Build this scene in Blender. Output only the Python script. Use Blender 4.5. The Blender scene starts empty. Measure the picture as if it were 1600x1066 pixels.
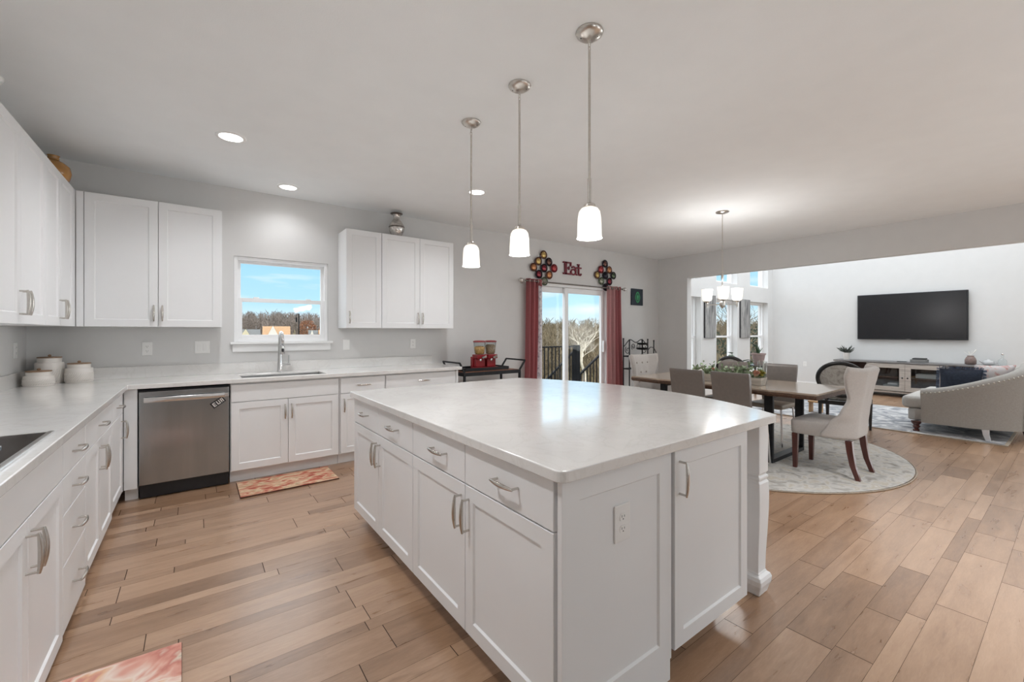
import bpy, bmesh, math, random
from mathutils import Vector, Matrix
random.seed(7)
S = bpy.context.scene
COL = S.collection
PI = math.pi

# ------------------------------------------------------------------ camera
CAM_H = 1.3243
cam_d = bpy.data.cameras.new('camera'); cam = bpy.data.objects.new('camera', cam_d); COL.objects.link(cam)
cam.location = (0, 0, CAM_H)
cam.rotation_euler = (PI / 2, 0, -0.6391)
cam_d.sensor_width = 36.0
cam_d.lens = 36.0 * 665.83 / 1600.0
cam_d.shift_y = -14.12 / 1600.0
cam_d.clip_start = 0.05; cam_d.clip_end = 1000
S.camera = cam
S.view_settings.view_transform = 'Standard'
S.view_settings.look = 'None'
S.view_settings.exposure = 0.65
S.view_settings.gamma = 1.0
S.view_settings.use_curve_mapping = False
S.cycles.max_bounces = 10
S.cycles.diffuse_bounces = 6
S.cycles.glossy_bounces = 5
S.cycles.transparent_max_bounces = 12
S.cycles.sample_clamp_indirect = 6.0
S.cycles.use_denoising = True

# ------------------------------------------------------------------ sky
world = bpy.data.worlds.new('sky'); S.world = world; world.use_nodes = True
nt = world.node_tree; nt.nodes.clear()
def wn(t, **k):
    n = nt.nodes.new(t)
    for a, b in k.items(): setattr(n, a, b)
    return n
out = wn('ShaderNodeOutputWorld'); bg = wn('ShaderNodeBackground')
tc = wn('ShaderNodeTexCoord'); sep = wn('ShaderNodeSeparateXYZ')
nt.links.new(tc.outputs['Generated'], sep.inputs[0])
ramp = wn('ShaderNodeValToRGB')
cr = ramp.color_ramp
cr.elements[0].position = 0.0; cr.elements[0].color = (0.80, 0.90, 0.95, 1)
cr.elements[1].position = 0.06; cr.elements[1].color = (0.46, 0.76, 0.93, 1)
e = cr.elements.new(0.15); e.color = (0.36, 0.69, 0.92, 1)
e = cr.elements.new(0.27); e.color = (0.8, 0.9, 1.0, 1)
e = cr.elements.new(0.6); e.color = (1.0, 1.0, 1.0, 1)
nt.links.new(sep.outputs['Z'], ramp.inputs[0])
mp = wn('ShaderNodeMapping'); mp.inputs['Scale'].default_value = (2.5, 2.5, 14)
nt.links.new(tc.outputs['Generated'], mp.inputs[0])
nz = wn('ShaderNodeTexNoise'); nz.inputs['Scale'].default_value = 2.2; nz.inputs['Detail'].default_value = 6
nt.links.new(mp.outputs[0], nz.inputs['Vector'])
cl = wn('ShaderNodeMapRange'); cl.inputs[1].default_value = 0.52; cl.inputs[2].default_value = 0.85
nt.links.new(nz.outputs['Fac'], cl.inputs[0])
mx = wn('ShaderNodeMixRGB'); mx.inputs[2].default_value = (0.92, 0.96, 0.98, 1)
nt.links.new(cl.outputs[0], mx.inputs[0]); nt.links.new(ramp.outputs[0], mx.inputs[1])
st = wn('ShaderNodeMapRange'); st.inputs[1].default_value = 0.14; st.inputs[2].default_value = 0.21
st.inputs[3].default_value = 0.74; st.inputs[4].default_value = 2.0
nt.links.new(sep.outputs['Z'], st.inputs[0])
nt.links.new(mx.outputs[0], bg.inputs[0]); nt.links.new(st.outputs[0], bg.inputs[1])
nt.links.new(bg.outputs[0], out.inputs[0])

# ------------------------------------------------------------------ sun and large area lights
def light(name, kind, loc, energy, color=(1, 1, 1), rot=(0, 0, 0), **k):
    d = bpy.data.lights.new(name, kind); d.energy = energy; d.color = color
    o = bpy.data.objects.new(name, d); o.location = loc; o.rotation_euler = rot; COL.objects.link(o)
    for a, b in k.items(): setattr(d, a, b)
    return o
light('sun', 'SUN', (0, -20, 30), 1.1, (1.0, 0.93, 0.82), (math.radians(52), 0, math.radians(-28)), angle=0.01)
# added unseen fills standing in for daylight, behind camera and in living room
light('fill_front', 'AREA', (3.7, -2.9, 1.65), 3, (0.95, 0.98, 1.0), (math.radians(90), 0, 0), shape='RECTANGLE', size=1.9, size_y=1.6)
light('fill_living', 'AREA', (9.5, 2.2, 5.3), 120, (0.90, 0.95, 1.0), (0, 0, 0), shape='RECTANGLE', size=3.6, size_y=5.0)  # overhead fill added under the living room ceiling, out of view

light('fill_side', 'AREA', (11.7, -1.3, 1.9), 65, (0.90, 0.97, 1.0), (0, math.radians(90), 0), shape='RECTANGLE', size=2.6, size_y=2.2)  # unseen fill added to brighten the dining side; no window is built here
light('bounce_fill', 'AREA', (1.2, -2.3, .45), 13, (0.92, 0.97, 1.0), (math.radians(180), 0, 0), shape='DISK', size=1.2)  # two added upward fills, bounced off the ceiling behind the camera
light('bounce_fill', 'AREA', (4.6, -2.3, .45), 18, (0.92, 0.97, 1.0), (math.radians(180), 0, 0), shape='DISK', size=1.2)

# ------------------------------------------------------------------ materials
MATS = {}
def pm(name, col, rough=0.5, metal=0.0, var=0.06, scale=12.0, bump=0.0, bscale=None, coat=0.0, stretch=None, emit=None, estr=0.0, spec=None, sheen=0.0, aniso=0.0, detail=4.0):
    m = bpy.data.materials.new(name); m.use_nodes = True
    t = m.node_tree; b = t.nodes['Principled BSDF']
    L = t.links.new
    tcn = t.nodes.new('ShaderNodeTexCoord'); map_ = t.nodes.new('ShaderNodeMapping')
    if stretch: map_.inputs['Scale'].default_value = stretch
    L(tcn.outputs['Object'], map_.inputs[0])
    n = t.nodes.new('ShaderNodeTexNoise'); n.inputs['Scale'].default_value = scale; n.inputs['Detail'].default_value = detail
    L(map_.outputs[0], n.inputs['Vector'])
    r = t.nodes.new('ShaderNodeValToRGB')
    lo = [max(0, c * (1 - var)) for c in col]; hi = [min(1, c * (1 + var)) for c in col]
    r.color_ramp.elements[0].position = 0.3; r.color_ramp.elements[0].color = (*lo, 1)
    r.color_ramp.elements[1].position = 0.7; r.color_ramp.elements[1].color = (*hi, 1)
    L(n.outputs['Fac'], r.inputs[0]); L(r.outputs[0], b.inputs['Base Color'])
    b.inputs['Roughness'].default_value = rough; b.inputs['Metallic'].default_value = metal
    b.inputs['Coat Weight'].default_value = coat
    if coat: b.inputs['Coat Roughness'].default_value = 0.06
    if spec is not None: b.inputs['Specular IOR Level'].default_value = spec
    if sheen: b.inputs['Sheen Weight'].default_value = sheen
    if aniso: b.inputs['Anisotropic'].default_value = aniso
    if bump:
        bn = t.nodes.new('ShaderNodeTexNoise'); bn.inputs['Scale'].default_value = bscale or scale * 4; bn.inputs['Detail'].default_value = 3
        L(map_.outputs[0], bn.inputs['Vector'])
        bu = t.nodes.new('ShaderNodeBump'); bu.inputs['Strength'].default_value = bump; bu.inputs['Distance'].default_value = 0.01
        L(bn.outputs['Fac'], bu.inputs['Height']); L(bu.outputs[0], b.inputs['Normal'])
    if emit:
        b.inputs['Emission Color'].default_value = (*emit, 1); b.inputs['Emission Strength'].default_value = estr
    MATS[name] = m
    return m
def ramp_mat(name, stops, rough=0.9, tex='noise', scale=6.0, detail=6.0, stretch=None, dist=0.0, bump=0.0, coord='Object'):
    m = bpy.data.materials.new(name); m.use_nodes = True
    t = m.node_tree; b = t.nodes['Principled BSDF']; L = t.links.new
    tcn = t.nodes.new('ShaderNodeTexCoord'); map_ = t.nodes.new('ShaderNodeMapping')
    if stretch: map_.inputs['Scale'].default_value = stretch
    L(tcn.outputs[coord], map_.inputs[0])
    if tex == 'noise':
        n = t.nodes.new('ShaderNodeTexNoise'); n.inputs['Scale'].default_value = scale; n.inputs['Detail'].default_value = detail
        n.inputs['Distortion'].default_value = dist; o = n.outputs['Fac']
    elif tex == 'wave':
        n = t.nodes.new('ShaderNodeTexWave'); n.inputs['Scale'].default_value = scale; n.inputs['Distortion'].default_value = dist
        n.inputs['Detail'].default_value = detail; o = n.outputs['Fac']
    else:
        n = t.nodes.new('ShaderNodeTexVoronoi'); n.inputs['Scale'].default_value = scale; o = n.outputs['Distance']
    L(map_.outputs[0], n.inputs['Vector'])
    r = t.nodes.new('ShaderNodeValToRGB')
    while len(r.color_ramp.elements) < len(stops): r.color_ramp.elements.new(0.5)
    for e, (p, c) in zip(r.color_ramp.elements, stops): e.position = p; e.color = (*c, 1)
    L(o, r.inputs[0]); L(r.outputs[0], b.inputs['Base Color']); b.inputs['Roughness'].default_value = rough
    if bump:
        bu = t.nodes.new('ShaderNodeBump'); bu.inputs['Strength'].default_value = bump; bu.inputs['Distance'].default_value = 0.01
        L(o, bu.inputs['Height']); L(bu.outputs[0], b.inputs['Normal'])
    MATS[name] = m
    return m
def glass_mat(name, tint=(1, 1, 1), refl=1.0):
    m = bpy.data.materials.new(name); m.use_nodes = True
    t = m.node_tree; t.nodes.clear(); L = t.links.new
    o = t.nodes.new('ShaderNodeOutputMaterial'); mixs = t.nodes.new('ShaderNodeMixShader')
    tr = t.nodes.new('ShaderNodeBsdfTransparent'); tr.inputs[0].default_value = (*tint, 1)
    gl = t.nodes.new('ShaderNodeBsdfGlossy'); gl.inputs['Roughness'].default_value = 0.02
    lw = t.nodes.new('ShaderNodeLayerWeight'); lw.inputs[0].default_value = 0.5
    pw = t.nodes.new('ShaderNodeMath'); pw.operation = 'POWER'; pw.inputs[1].default_value = 4.5; L(lw.outputs['Facing'], pw.inputs[0])
    fr = t.nodes.new('ShaderNodeMath'); fr.operation = 'MULTIPLY_ADD'; fr.inputs[1].default_value = 0.85; fr.inputs[2].default_value = 0.04; L(pw.outputs[0], fr.inputs[0])
    mu = t.nodes.new('ShaderNodeMath'); mu.operation = 'MULTIPLY'; mu.inputs[1].default_value = refl
    nn = t.nodes.new('ShaderNodeTexNoise'); nn.inputs['Scale'].default_value = 3
    L(fr.outputs[0], mu.inputs[0]); L(mu.outputs[0], mixs.inputs[0]); L(tr.outputs[0], mixs.inputs[1]); L(gl.outputs[0], mixs.inputs[2])
    L(mixs.outputs[0], o.inputs[0])
    MATS[name] = m
    return m
def translucent_mat(name, col, fac=0.5, var=0.08, scale=40):
    m = pm(name, col, 0.9, var=var, scale=scale)
    t = m.node_tree; b = t.nodes['Principled BSDF']; o = t.nodes['Material Output']
    tl = t.nodes.new('ShaderNodeBsdfTranslucent'); mixs = t.nodes.new('ShaderNodeMixShader'); mixs.inputs[0].default_value = fac
    tl.inputs[0].default_value = (*col, 1)
    t.links.new(b.outputs[0], mixs.inputs[1]); t.links.new(tl.outputs[0], mixs.inputs[2]); t.links.new(mixs.outputs[0], o.inputs[0])
    return m
def marble_mat(name, base, vein, rough):
    m = pm(name, base, rough, var=0.04, scale=5, coat=0.35)
    t = m.node_tree; b = t.nodes['Principled BSDF']; L = t.links.new
    tcn = t.nodes.new('ShaderNodeTexCoord')
    n = t.nodes.new('ShaderNodeTexNoise'); n.inputs['Scale'].default_value = 5; n.inputs['Detail'].default_value = 9; n.inputs['Distortion'].default_value = 1.2
    L(tcn.outputs['Object'], n.inputs['Vector'])
    r = t.nodes.new('ShaderNodeValToRGB')
    for e, (p, c) in zip(r.color_ramp.elements, [(0.47, 0.0), (0.5, 1.0)]): e.position = p; e.color = (c, c, c, 1)
    e = r.color_ramp.elements.new(0.53); e.color = (0, 0, 0, 1)
    L(n.outputs['Fac'], r.inputs[0])
    sp = t.nodes.new('ShaderNodeTexNoise'); sp.inputs['Scale'].default_value = 260; sp.inputs['Detail'].default_value = 2
    L(tcn.outputs['Object'], sp.inputs['Vector'])
    r2 = t.nodes.new('ShaderNodeMapRange'); r2.inputs[1].default_value = 0.56; r2.inputs[2].default_value = 0.72
    L(sp.outputs['Fac'], r2.inputs[0])
    ad = t.nodes.new('ShaderNodeMath'); ad.operation = 'MAXIMUM'; L(r.outputs[0], ad.inputs[0]); L(r2.outputs[0], ad.inputs[1])
    sc = t.nodes.new('ShaderNodeMath'); sc.operation = 'MULTIPLY'; sc.inputs[1].default_value = 0.2; L(ad.outputs[0], sc.inputs[0])
    mixc = t.nodes.new('ShaderNodeMixRGB'); mixc.inputs[2].default_value = (*vein, 1)
    src = b.inputs['Base Color'].links[0].from_socket
    L(sc.outputs[0], mixc.inputs[0]); L(src, mixc.inputs[1]); L(mixc.outputs[0], b.inputs['Base Color'])
    return m

M_CAB = pm('white_cabinet_paint', (0.80, 0.805, 0.81), 0.38, var=0.012, scale=3)
M_WALL = pm('greige_wall_paint', (0.66, 0.655, 0.645), 0.85, var=0.015, scale=6, bump=0.05, bscale=220)
M_LWALL = pm('pale_grey_wall_paint', (0.70, 0.70, 0.695), 0.85, var=0.012, scale=6, bump=0.05, bscale=220)
M_CEIL = pm('ceiling_paint', (0.86, 0.88, 0.885), 0.9, var=0.012, scale=5, bump=0.06, bscale=160)
M_TRIM = pm('white_trim_paint', (0.84, 0.84, 0.835), 0.45, var=0.01, scale=4)
M_VINYL = pm('white_vinyl', (0.86, 0.865, 0.87), 0.4, var=0.01, scale=4)
M_QUARTZ = marble_mat('white_quartz', (0.74, 0.728, 0.71), (0.52, 0.49, 0.45), 0.16)
M_NICKEL = pm('brushed_nickel', (0.62, 0.59, 0.55), 0.28, 1.0, var=0.06, scale=60)
M_PULL = pm('satin_nickel_pull', (0.58, 0.55, 0.51), 0.24, 1.0, var=0.05, scale=60)
M_STEEL = pm('brushed_stainless', (0.38, 0.392, 0.40), 0.19, 1.0, var=0.07, scale=3, stretch=(4, 4, .35), bump=0.10, bscale=1.6, aniso=0.6)
M_STEELP = pm('polished_stainless', (0.7, 0.7, 0.7), 0.18, 1.0, var=0.03, scale=20)
M_BLACKPL = pm('black_plastic', (0.012, 0.013, 0.016), 0.35, var=0.2, scale=20)
M_BLACKG = pm('black_ceramic_glass', (0.020, 0.014, 0.011), 0.12, var=0.2, scale=20, spec=0.04)
M_SLOT = pm('dark_slot', (0.03, 0.03, 0.03), 0.6, var=0.1)
M_PLATE = pm('white_plate_plastic', (0.83, 0.825, 0.81), 0.35, var=0.01)
M_GLASS = glass_mat('window_glass', (1, 1, 1), 0.22)
M_CLEAR = glass_mat('clear_glass', (0.94, 0.96, 0.96), 1.2)
M_SHADE = pm('frosted_glass_shade', (0.9, 0.88, 0.84), 0.5, var=0.02, emit=(1.0, 0.93, 0.82), estr=0.55)
M_BULB = pm('lamp_bulb', (1, 1, 1), 0.5, var=0.01, emit=(1.0, 0.95, 0.86), estr=4.0)
M_LED = pm('downlight_lens', (1, 1, 1), 0.5, var=0.01, emit=(1.0, 0.97, 0.92), estr=5.0)

# ------------------------------------------------------------------ mesh helpers
ABS = {}
def V(*a): return Vector(a)
def bx(bm, x0, x1, y0, y1, z0, z1):
    v = [bm.verts.new((x, y, z)) for z in (z0, z1) for x, y in ((x0, y0), (x1, y0), (x1, y1), (x0, y1))]
    for f in ((3, 2, 1, 0), (4, 5, 6, 7), (0, 1, 5, 4), (1, 2, 6, 5), (2, 3, 7, 6), (3, 0, 4, 7)): bm.faces.new([v[i] for i in f])
    return v
def obx(bm, c, ax, ay, az):
    """box from centre and three half-axis vectors"""
    c = Vector(c); ax = Vector(ax); ay = Vector(ay); az = Vector(az)
    v = [bm.verts.new(c + sx * ax + sy * ay + sz * az) for sz in (-1, 1) for sx, sy in ((-1, -1), (1, -1), (1, 1), (-1, 1))]
    for f in ((3, 2, 1, 0), (4, 5, 6, 7), (0, 1, 5, 4), (1, 2, 6, 5), (2, 3, 7, 6), (3, 0, 4, 7)): bm.faces.new([v[i] for i in f])
def bar(bm, p, q, w, h, up=(0, 0, 1)):
    p = Vector(p); q = Vector(q); d = (q - p)
    t = d.normalized(); u = Vector(up)
    s = t.cross(u)
    if s.length < 1e-4: s = t.cross(Vector((1, 0, 0)))
    s.normalize(); n = s.cross(t).normalized()
    obx(bm, (p + q) / 2, s * w / 2, d / 2, n * h / 2)
def ring(bm, c, a, b, n, ph=0.0): return [bm.verts.new(c + a * math.cos(ph + 2 * PI * i / n) + b * math.sin(ph + 2 * PI * i / n)) for i in range(n)]
def skin_rings(bm, rings, caps=True, closed=False):
    n = len(rings[0])
    pairs = list(zip(rings, rings[1:]))
    if closed: pairs.append((rings[-1], rings[0]))
    for A, B in pairs:
        for i in range(n):
            j = (i + 1) % n
            try: bm.faces.new((A[i], A[j], B[j], B[i]))
            except ValueError: pass
    if caps and not closed:
        for R in (rings[0], rings[-1]):
            try: bm.faces.new(R)
            except ValueError: pass
def tube(bm, pts, r, n=8, closed=False, flat=1.0):
    pts = [Vector(p) for p in pts]; rs = r if isinstance(r, (list, tuple)) else [r] * len(pts)
    rings = []; prev = None
    for i, p in enumerate(pts):
        if closed: t = pts[(i + 1) % len(pts)] - pts[i - 1]
        elif i == 0: t = pts[1] - p
        elif i == len(pts) - 1: t = p - pts[-2]
        else: t = pts[i + 1] - pts[i - 1]
        t.normalize()
        if prev is None:
            a = Vector((0, 0, 1)) if abs(t.z) < 0.9 else Vector((1, 0, 0))
        else: a = prev
        s = a - t * a.dot(t)
        if s.length < 1e-5: s = t.orthogonal()
        s.normalize(); b = t.cross(s); prev = s
        rings.append(ring(bm, p, s * rs[i], b * rs[i] * flat, n))
    skin_rings(bm, rings, True, closed)
def lathe(bm, prof, c=(0, 0, 0), n=24, caps=True):
    c = Vector(c)
    rings = [ring(bm, c + V(0, 0, z), V(max(r, 1e-4), 0, 0), V(0, max(r, 1e-4), 0), n) for r, z in prof]
    skin_rings(bm, rings, caps)
def cyl(bm, p, q, r, n=16, r2=None): tube(bm, [p, q], [r, r if r2 is None else r2], n)
def sphere(bm, c, r, n=12, sz=1.0):
    k = max(4, n // 2)
    lathe(bm, [(r * math.sin(PI * i / k), -r * sz * math.cos(PI * i / k)) for i in range(k + 1)], c, n, False)
def prism(bm, poly, f, d0, d1):
    """poly of 2D points, f(a,b,d)->Vector"""
    A = [bm.verts.new(f(a, b, d0)) for a, b in poly]; B = [bm.verts.new(f(a, b, d1)) for a, b in poly]
    bm.faces.new(A); bm.faces.new(B[::-1])
    n = len(poly)
    for i in range(n): bm.faces.new((A[i], A[(i + 1) % n], B[(i + 1) % n], B[i]))
def slab_grid(bm, xs, ys, z0, z1, filled):
    vt, vb = {}, {}
    def g(d, i, j, z):
        if (i, j) not in d: d[(i, j)] = bm.verts.new((xs[i], ys[j], z))
        return d[(i, j)]
    nx, ny = len(xs) - 1, len(ys) - 1
    F = lambda i, j: 0 <= i < nx and 0 <= j < ny and filled(i, j)
    for i in range(nx):
        for j in range(ny):
            if not F(i, j): continue
            q = ((i, j), (i + 1, j), (i + 1, j + 1), (i, j + 1))
            bm.faces.new([g(vt, *p, z1) for p in q]); bm.faces.new([g(vb, *p, z0) for p in q][::-1])
            for k, (di, dj) in enumerate(((0, -1), (1, 0), (0, 1), (-1, 0))):
                if not F(i + di, j + dj):
                    a, b = q[k], q[(k + 1) % 4]
                    bm.faces.new((g(vb, *a, z0), g(vb, *b, z0), g(vt, *b, z1), g(vt, *a, z1)))
def wall_grid(bm, us, zs, f, d0, d1, filled):
    """wall with holes: f(u, d, z) -> point"""
    tmp = bmesh.new(); slab_grid(tmp, us, zs, d0, d1, filled)
    for v in tmp.verts: v.co = f(v.co.x, v.co.z, v.co.y)
    me = bpy.data.meshes.new('tmp'); tmp.to_mesh(me); tmp.free(); bm.from_mesh(me); bpy.data.meshes.remove(me)
def new(): return bmesh.new()
def obj(name, bm, mat, parent=None, smooth=False, bevel=0.0, seg=2, kind=None, local=False, subd=0, solid=0.0, auto=None):
    if parent is not None and not local:
        off = ABS.get(parent.name, Vector((0, 0, 0)))
        for v in bm.verts: v.co -= off
    bmesh.ops.remove_doubles(bm, verts=bm.verts, dist=1e-6) if smooth else None
    bmesh.ops.recalc_face_normals(bm, faces=bm.faces)
    me = bpy.data.meshes.new(name); bm.to_mesh(me); bm.free()
    me.materials.append(mat)
    o = bpy.data.objects.new(name, me); COL.objects.link(o)
    if parent is not None:
        o.parent = parent; ABS[o.name] = ABS.get(parent.name, Vector((0, 0, 0)))
    if smooth:
        for p in me.polygons: p.use_smooth = True
        if auto is not None: me.set_sharp_from_angle(angle=math.radians(auto))
    if solid:
        md = o.modifiers.new('thick', 'SOLIDIFY'); md.thickness = solid; md.offset = 0
    if bevel:
        md = o.modifiers.new('edge', 'BEVEL'); md.width = bevel; md.segments = seg; md.limit_method = 'ANGLE'; md.angle_limit = math.radians(40)
    if subd:
        md = o.modifiers.new('round', 'SUBSURF'); md.levels = subd; md.render_levels = subd
    if kind: o['kind'] = kind
    return o
def tag(o, label, cat, group=None):
    o['label'] = label; o['category'] = cat
    if group: o['group'] = group
    return o
def thing(name, label, cat, loc=(0, 0, 0), rotz=0.0, group=None):
    o = bpy.data.objects.new(name, None); o.empty_display_size = 0.1; COL.objects.link(o)
    o.location = loc; o.rotation_euler = (0, 0, rotz)
    ABS[o.name] = Vector(loc)
    return tag(o, label, cat, group)
def struct(name, bm, mat, parent=None, **k):
    return obj(name, bm, mat, parent, kind=None if parent else 'structure', **k)
def dup(root, loc, rotz, label, group=None):
    r = root.copy(); COL.objects.link(r); r.location = loc; r.rotation_euler = (0, 0, rotz); r['label'] = label
    if group: r['group'] = group
    for ch in list(root.children):
        c = ch.copy(); COL.objects.link(c); c.parent = r
        for g in list(ch.children):
            d = g.copy(); COL.objects.link(d); d.parent = c
    return r
class Fr:
    """cabinet front frame: u along the width, n out of the front, z up"""
    def __init__(s, o, u, n): s.o = Vector((o[0], o[1], 0)); s.u = Vector((u[0], u[1], 0)); s.n = Vector((n[0], n[1], 0))
    def p(s, u, n, z): return s.o + s.u * u + s.n * n + Vector((0, 0, z))
    def box(s, bm, u0, u1, n0, n1, z0, z1):
        obx(bm, s.p((u0 + u1) / 2, (n0 + n1) / 2, (z0 + z1) / 2), s.u * (u1 - u0) / 2, s.n * (n1 - n0) / 2, V(0, 0, (z1 - z0) / 2))
def shaker(bm, F, u0, u1, z0, z1, t=0.019, fw=0.058, rec=0.008, n0=0.0):
    def rect(i, n): return [bm.verts.new(F.p(a, n, b)) for a, b in ((u0 + i, z0 + i), (u1 - i, z0 + i), (u1 - i, z1 - i), (u0 + i, z1 - i))]
    R = [rect(0, n0 - t), rect(0, n0 - 0.0015), rect(0.0015, n0), rect(fw, n0), rect(fw + 0.006, n0 - rec), ]
    skin_rings(bm, R, True)
def slabfront(bm, F, u0, u1, z0, z1, t=0.019, n0=0.0):
    def rect(i, n): return [bm.verts.new(F.p(a, n, b)) for a, b in ((u0 + i, z0 + i), (u1 - i, z0 + i), (u1 - i, z1 - i), (u0 + i, z1 - i))]
    skin_rings(bm, [rect(0, n0 - t), rect(0, n0 - 0.002), rect(0.002, n0)], True)
def pull(bm, F, u, z, vert, L=0.135, n0=0.0):
    h = L / 2
    def P(a, n): return F.p(u, n, z + a) if vert else F.p(u + a, n, z)
    for s in (-1, 1): cyl(bm, P(s * (h - 0.006), n0), P(s * (h - 0.006), n0 + 0.032), 0.0045, 8)
    pts, rs = [], []
    for i in range(13):
        a = -1 + 2 * i / 12
        pts.append(P(a * h, n0 + 0.030 + 0.006 * (1 - a * a))); rs.append(0.0048 + 0.0042 * (1 - a * a))
    tube(bm, pts, rs, 10, flat=0.75)

def cabinet(name, label, F, w, depth, z0, z1, fronts, toe=0.0, group=None, toe_in=0.075, lead=0.0, tail=0.0, toes=True, body_top=None):
    c = F.p(w / 2, -depth / 2, 0)
    r = thing(name, label, 'cabinet', (c.x, c.y, z0))
    bm = new(); F.box(bm, 0.001, w - 0.001, -depth, -0.021, z0 + toe, body_top or z1)
    if body_top: F.box(bm, 0.001, w - 0.001, -0.035, -0.0211, body_top + .0005, z1)
    obj('body', bm, M_CAB, r)
    if toe and toes:
        bm = new(); F.box(bm, 0.001, w - 0.001, -depth, -toe_in, z0, z0 + toe); obj('toe_kick', bm, M_CAB, r)
    if lead:
        bm = new(); F.box(bm, 0.001, lead - 0.002, -0.021, 0, z0 + toe, z1); obj('filler_strip', bm, M_CAB, r)
    if tail:
        bm = new(); F.box(bm, w - tail + 0.002, w - 0.001, -0.021, 0, z0 + toe, z1); obj('filler_strip', bm, M_CAB, r)
    for fr in fronts:
        kind, u0, u1, a, b = fr[:5]; hd = fr[5] if len(fr) > 5 else None
        bm = new(); g = 0.0018
        if kind == 'door': shaker(bm, F, u0 + g, u1 - g, a, b)
        else: slabfront(bm, F, u0 + g, u1 - g, a, b)
        d = obj({'door': 'door', 'drawer': 'drawer', 'false': 'drawer_front'}[kind], bm, M_CAB, r)
        if hd:
            bm = new(); pull(bm, F, *hd); obj('handle', bm, M_PULL, d, smooth=True, auto=50)
    return r

# ------------------------------------------------------------------ room shell
XL, YB, XR, ZC, YF = -1.085, 5.05, 7.36, 2.757, -3.0
XT, YL, ZL = 11.85, 4.76, 5.4

def floor_material():
    m = bpy.data.materials.new('hickory_plank_floor'); m.use_nodes = True
    t = m.node_tree; b = t.nodes['Principled BSDF']; L = t.links.new
    at = t.nodes.new('ShaderNodeAttribute'); at.attribute_name = 'tone'
    tcn = t.nodes.new('ShaderNodeTexCoord'); off = t.nodes.new('ShaderNodeVectorMath'); off.operation = 'SCALE'
    cx = t.nodes.new('ShaderNodeCombineXYZ'); L(at.outputs['Fac'], cx.inputs[0]); L(at.outputs['Fac'], cx.inputs[1]); L(at.outputs['Fac'], cx.inputs[2])
    L(cx.outputs[0], off.inputs[0]); off.inputs['Scale'].default_value = 61.0
    add = t.nodes.new('ShaderNodeVectorMath'); L(tcn.outputs['Object'], add.inputs[0]); L(off.outputs[0], add.inputs[1])
    def noise(sc, det, stretch, dist=0.0):
        mpn = t.nodes.new('ShaderNodeMapping'); mpn.inputs['Scale'].default_value = stretch; L(add.outputs[0], mpn.inputs[0])
        n = t.nodes.new('ShaderNodeTexNoise'); n.inputs['Scale'].default_value = sc; n.inputs['Detail'].default_value = det; n.inputs['Distortion'].default_value = dist
        L(mpn.outputs[0], n.inputs['Vector']); return n
    n1 = noise(3.0, 8, (1.0, 6, 1), 0.6)
    n2 = noise(9, 8, (1.6, 11, 1), 1.2)
    n3 = noise(2.2, 5, (1, 3.0, 1), 1.5)
    r = t.nodes.new('ShaderNodeValToRGB')
    st = [(0.0, (0.175, 0.092, 0.046)), (0.35, (0.30, 0.172, 0.096)), (0.65, (0.405, 0.25, 0.152)), (1.0, (0.51, 0.335, 0.218))]
    while len(r.color_ramp.elements) < 4: r.color_ramp.elements.new(0.5)
    for e, (p, c) in zip(r.color_ramp.elements, st): e.position = p; e.color = (*c, 1)
    def math_(op, a, bb):
        n = t.nodes.new('ShaderNodeMath'); n.operation = op
        for i, x in enumerate((a, bb)):
            if isinstance(x, (int, float)): n.inputs[i].default_value = x
            else: L(x, n.inputs[i])
        return n.outputs[0]
    v = math_('ADD', math_('MULTIPLY', at.outputs['Fac'], 0.50), math_('MULTIPLY', math_('SUBTRACT', n1.outputs['Fac'], 0.5), 0.75))
    v = math_('ADD', v, math_('MULTIPLY', math_('SUBTRACT', n2.outputs['Fac'], 0.5), 0.42))
    v = math_('ADD', v, 0.22)
    L(v, r.inputs[0])
    # dark mineral streaks and knots
    k = t.nodes.new('ShaderNodeMapRange'); k.inputs[1].default_value = 0.67; k.inputs[2].default_value = 0.80; L(n3.outputs['Fac'], k.inputs[0])
    km = t.nodes.new('ShaderNodeMixRGB'); km.blend_type = 'MULTIPLY'; km.inputs[2].default_value = (0.50, 0.42, 0.37, 1)
    L(math_('MULTIPLY', k.outputs[0], 0.6), km.inputs[0]); L(r.outputs[0], km.inputs[1]); L(km.outputs[0], b.inputs['Base Color'])
    b.inputs['Roughness'].default_value = 0.33
    b.inputs['Specular IOR Level'].default_value = 0.85
    b.inputs['Coat Weight'].default_value = 0.6; b.inputs['Coat Roughness'].default_value = 0.30
    rr = t.nodes.new('ShaderNodeMapRange'); rr.inputs[3].default_value = 0.22; rr.inputs[4].default_value = 0.38; L(n1.outputs['Fac'], rr.inputs[0]); L(rr.outputs[0], b.inputs['Roughness'])
    bu = t.nodes.new('ShaderNodeBump'); bu.inputs['Strength'].default_value = 0.12; bu.inputs['Distance'].default_value = 0.004
    L(n1.outputs['Fac'], bu.inputs['Height']); L(bu.outputs[0], b.inputs['Normal'])
    return m
M_FLOOR = floor_material()
M_GROOVE = pm('plank_groove', (0.045, 0.024, 0.014), 0.8, var=0.2)
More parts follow.
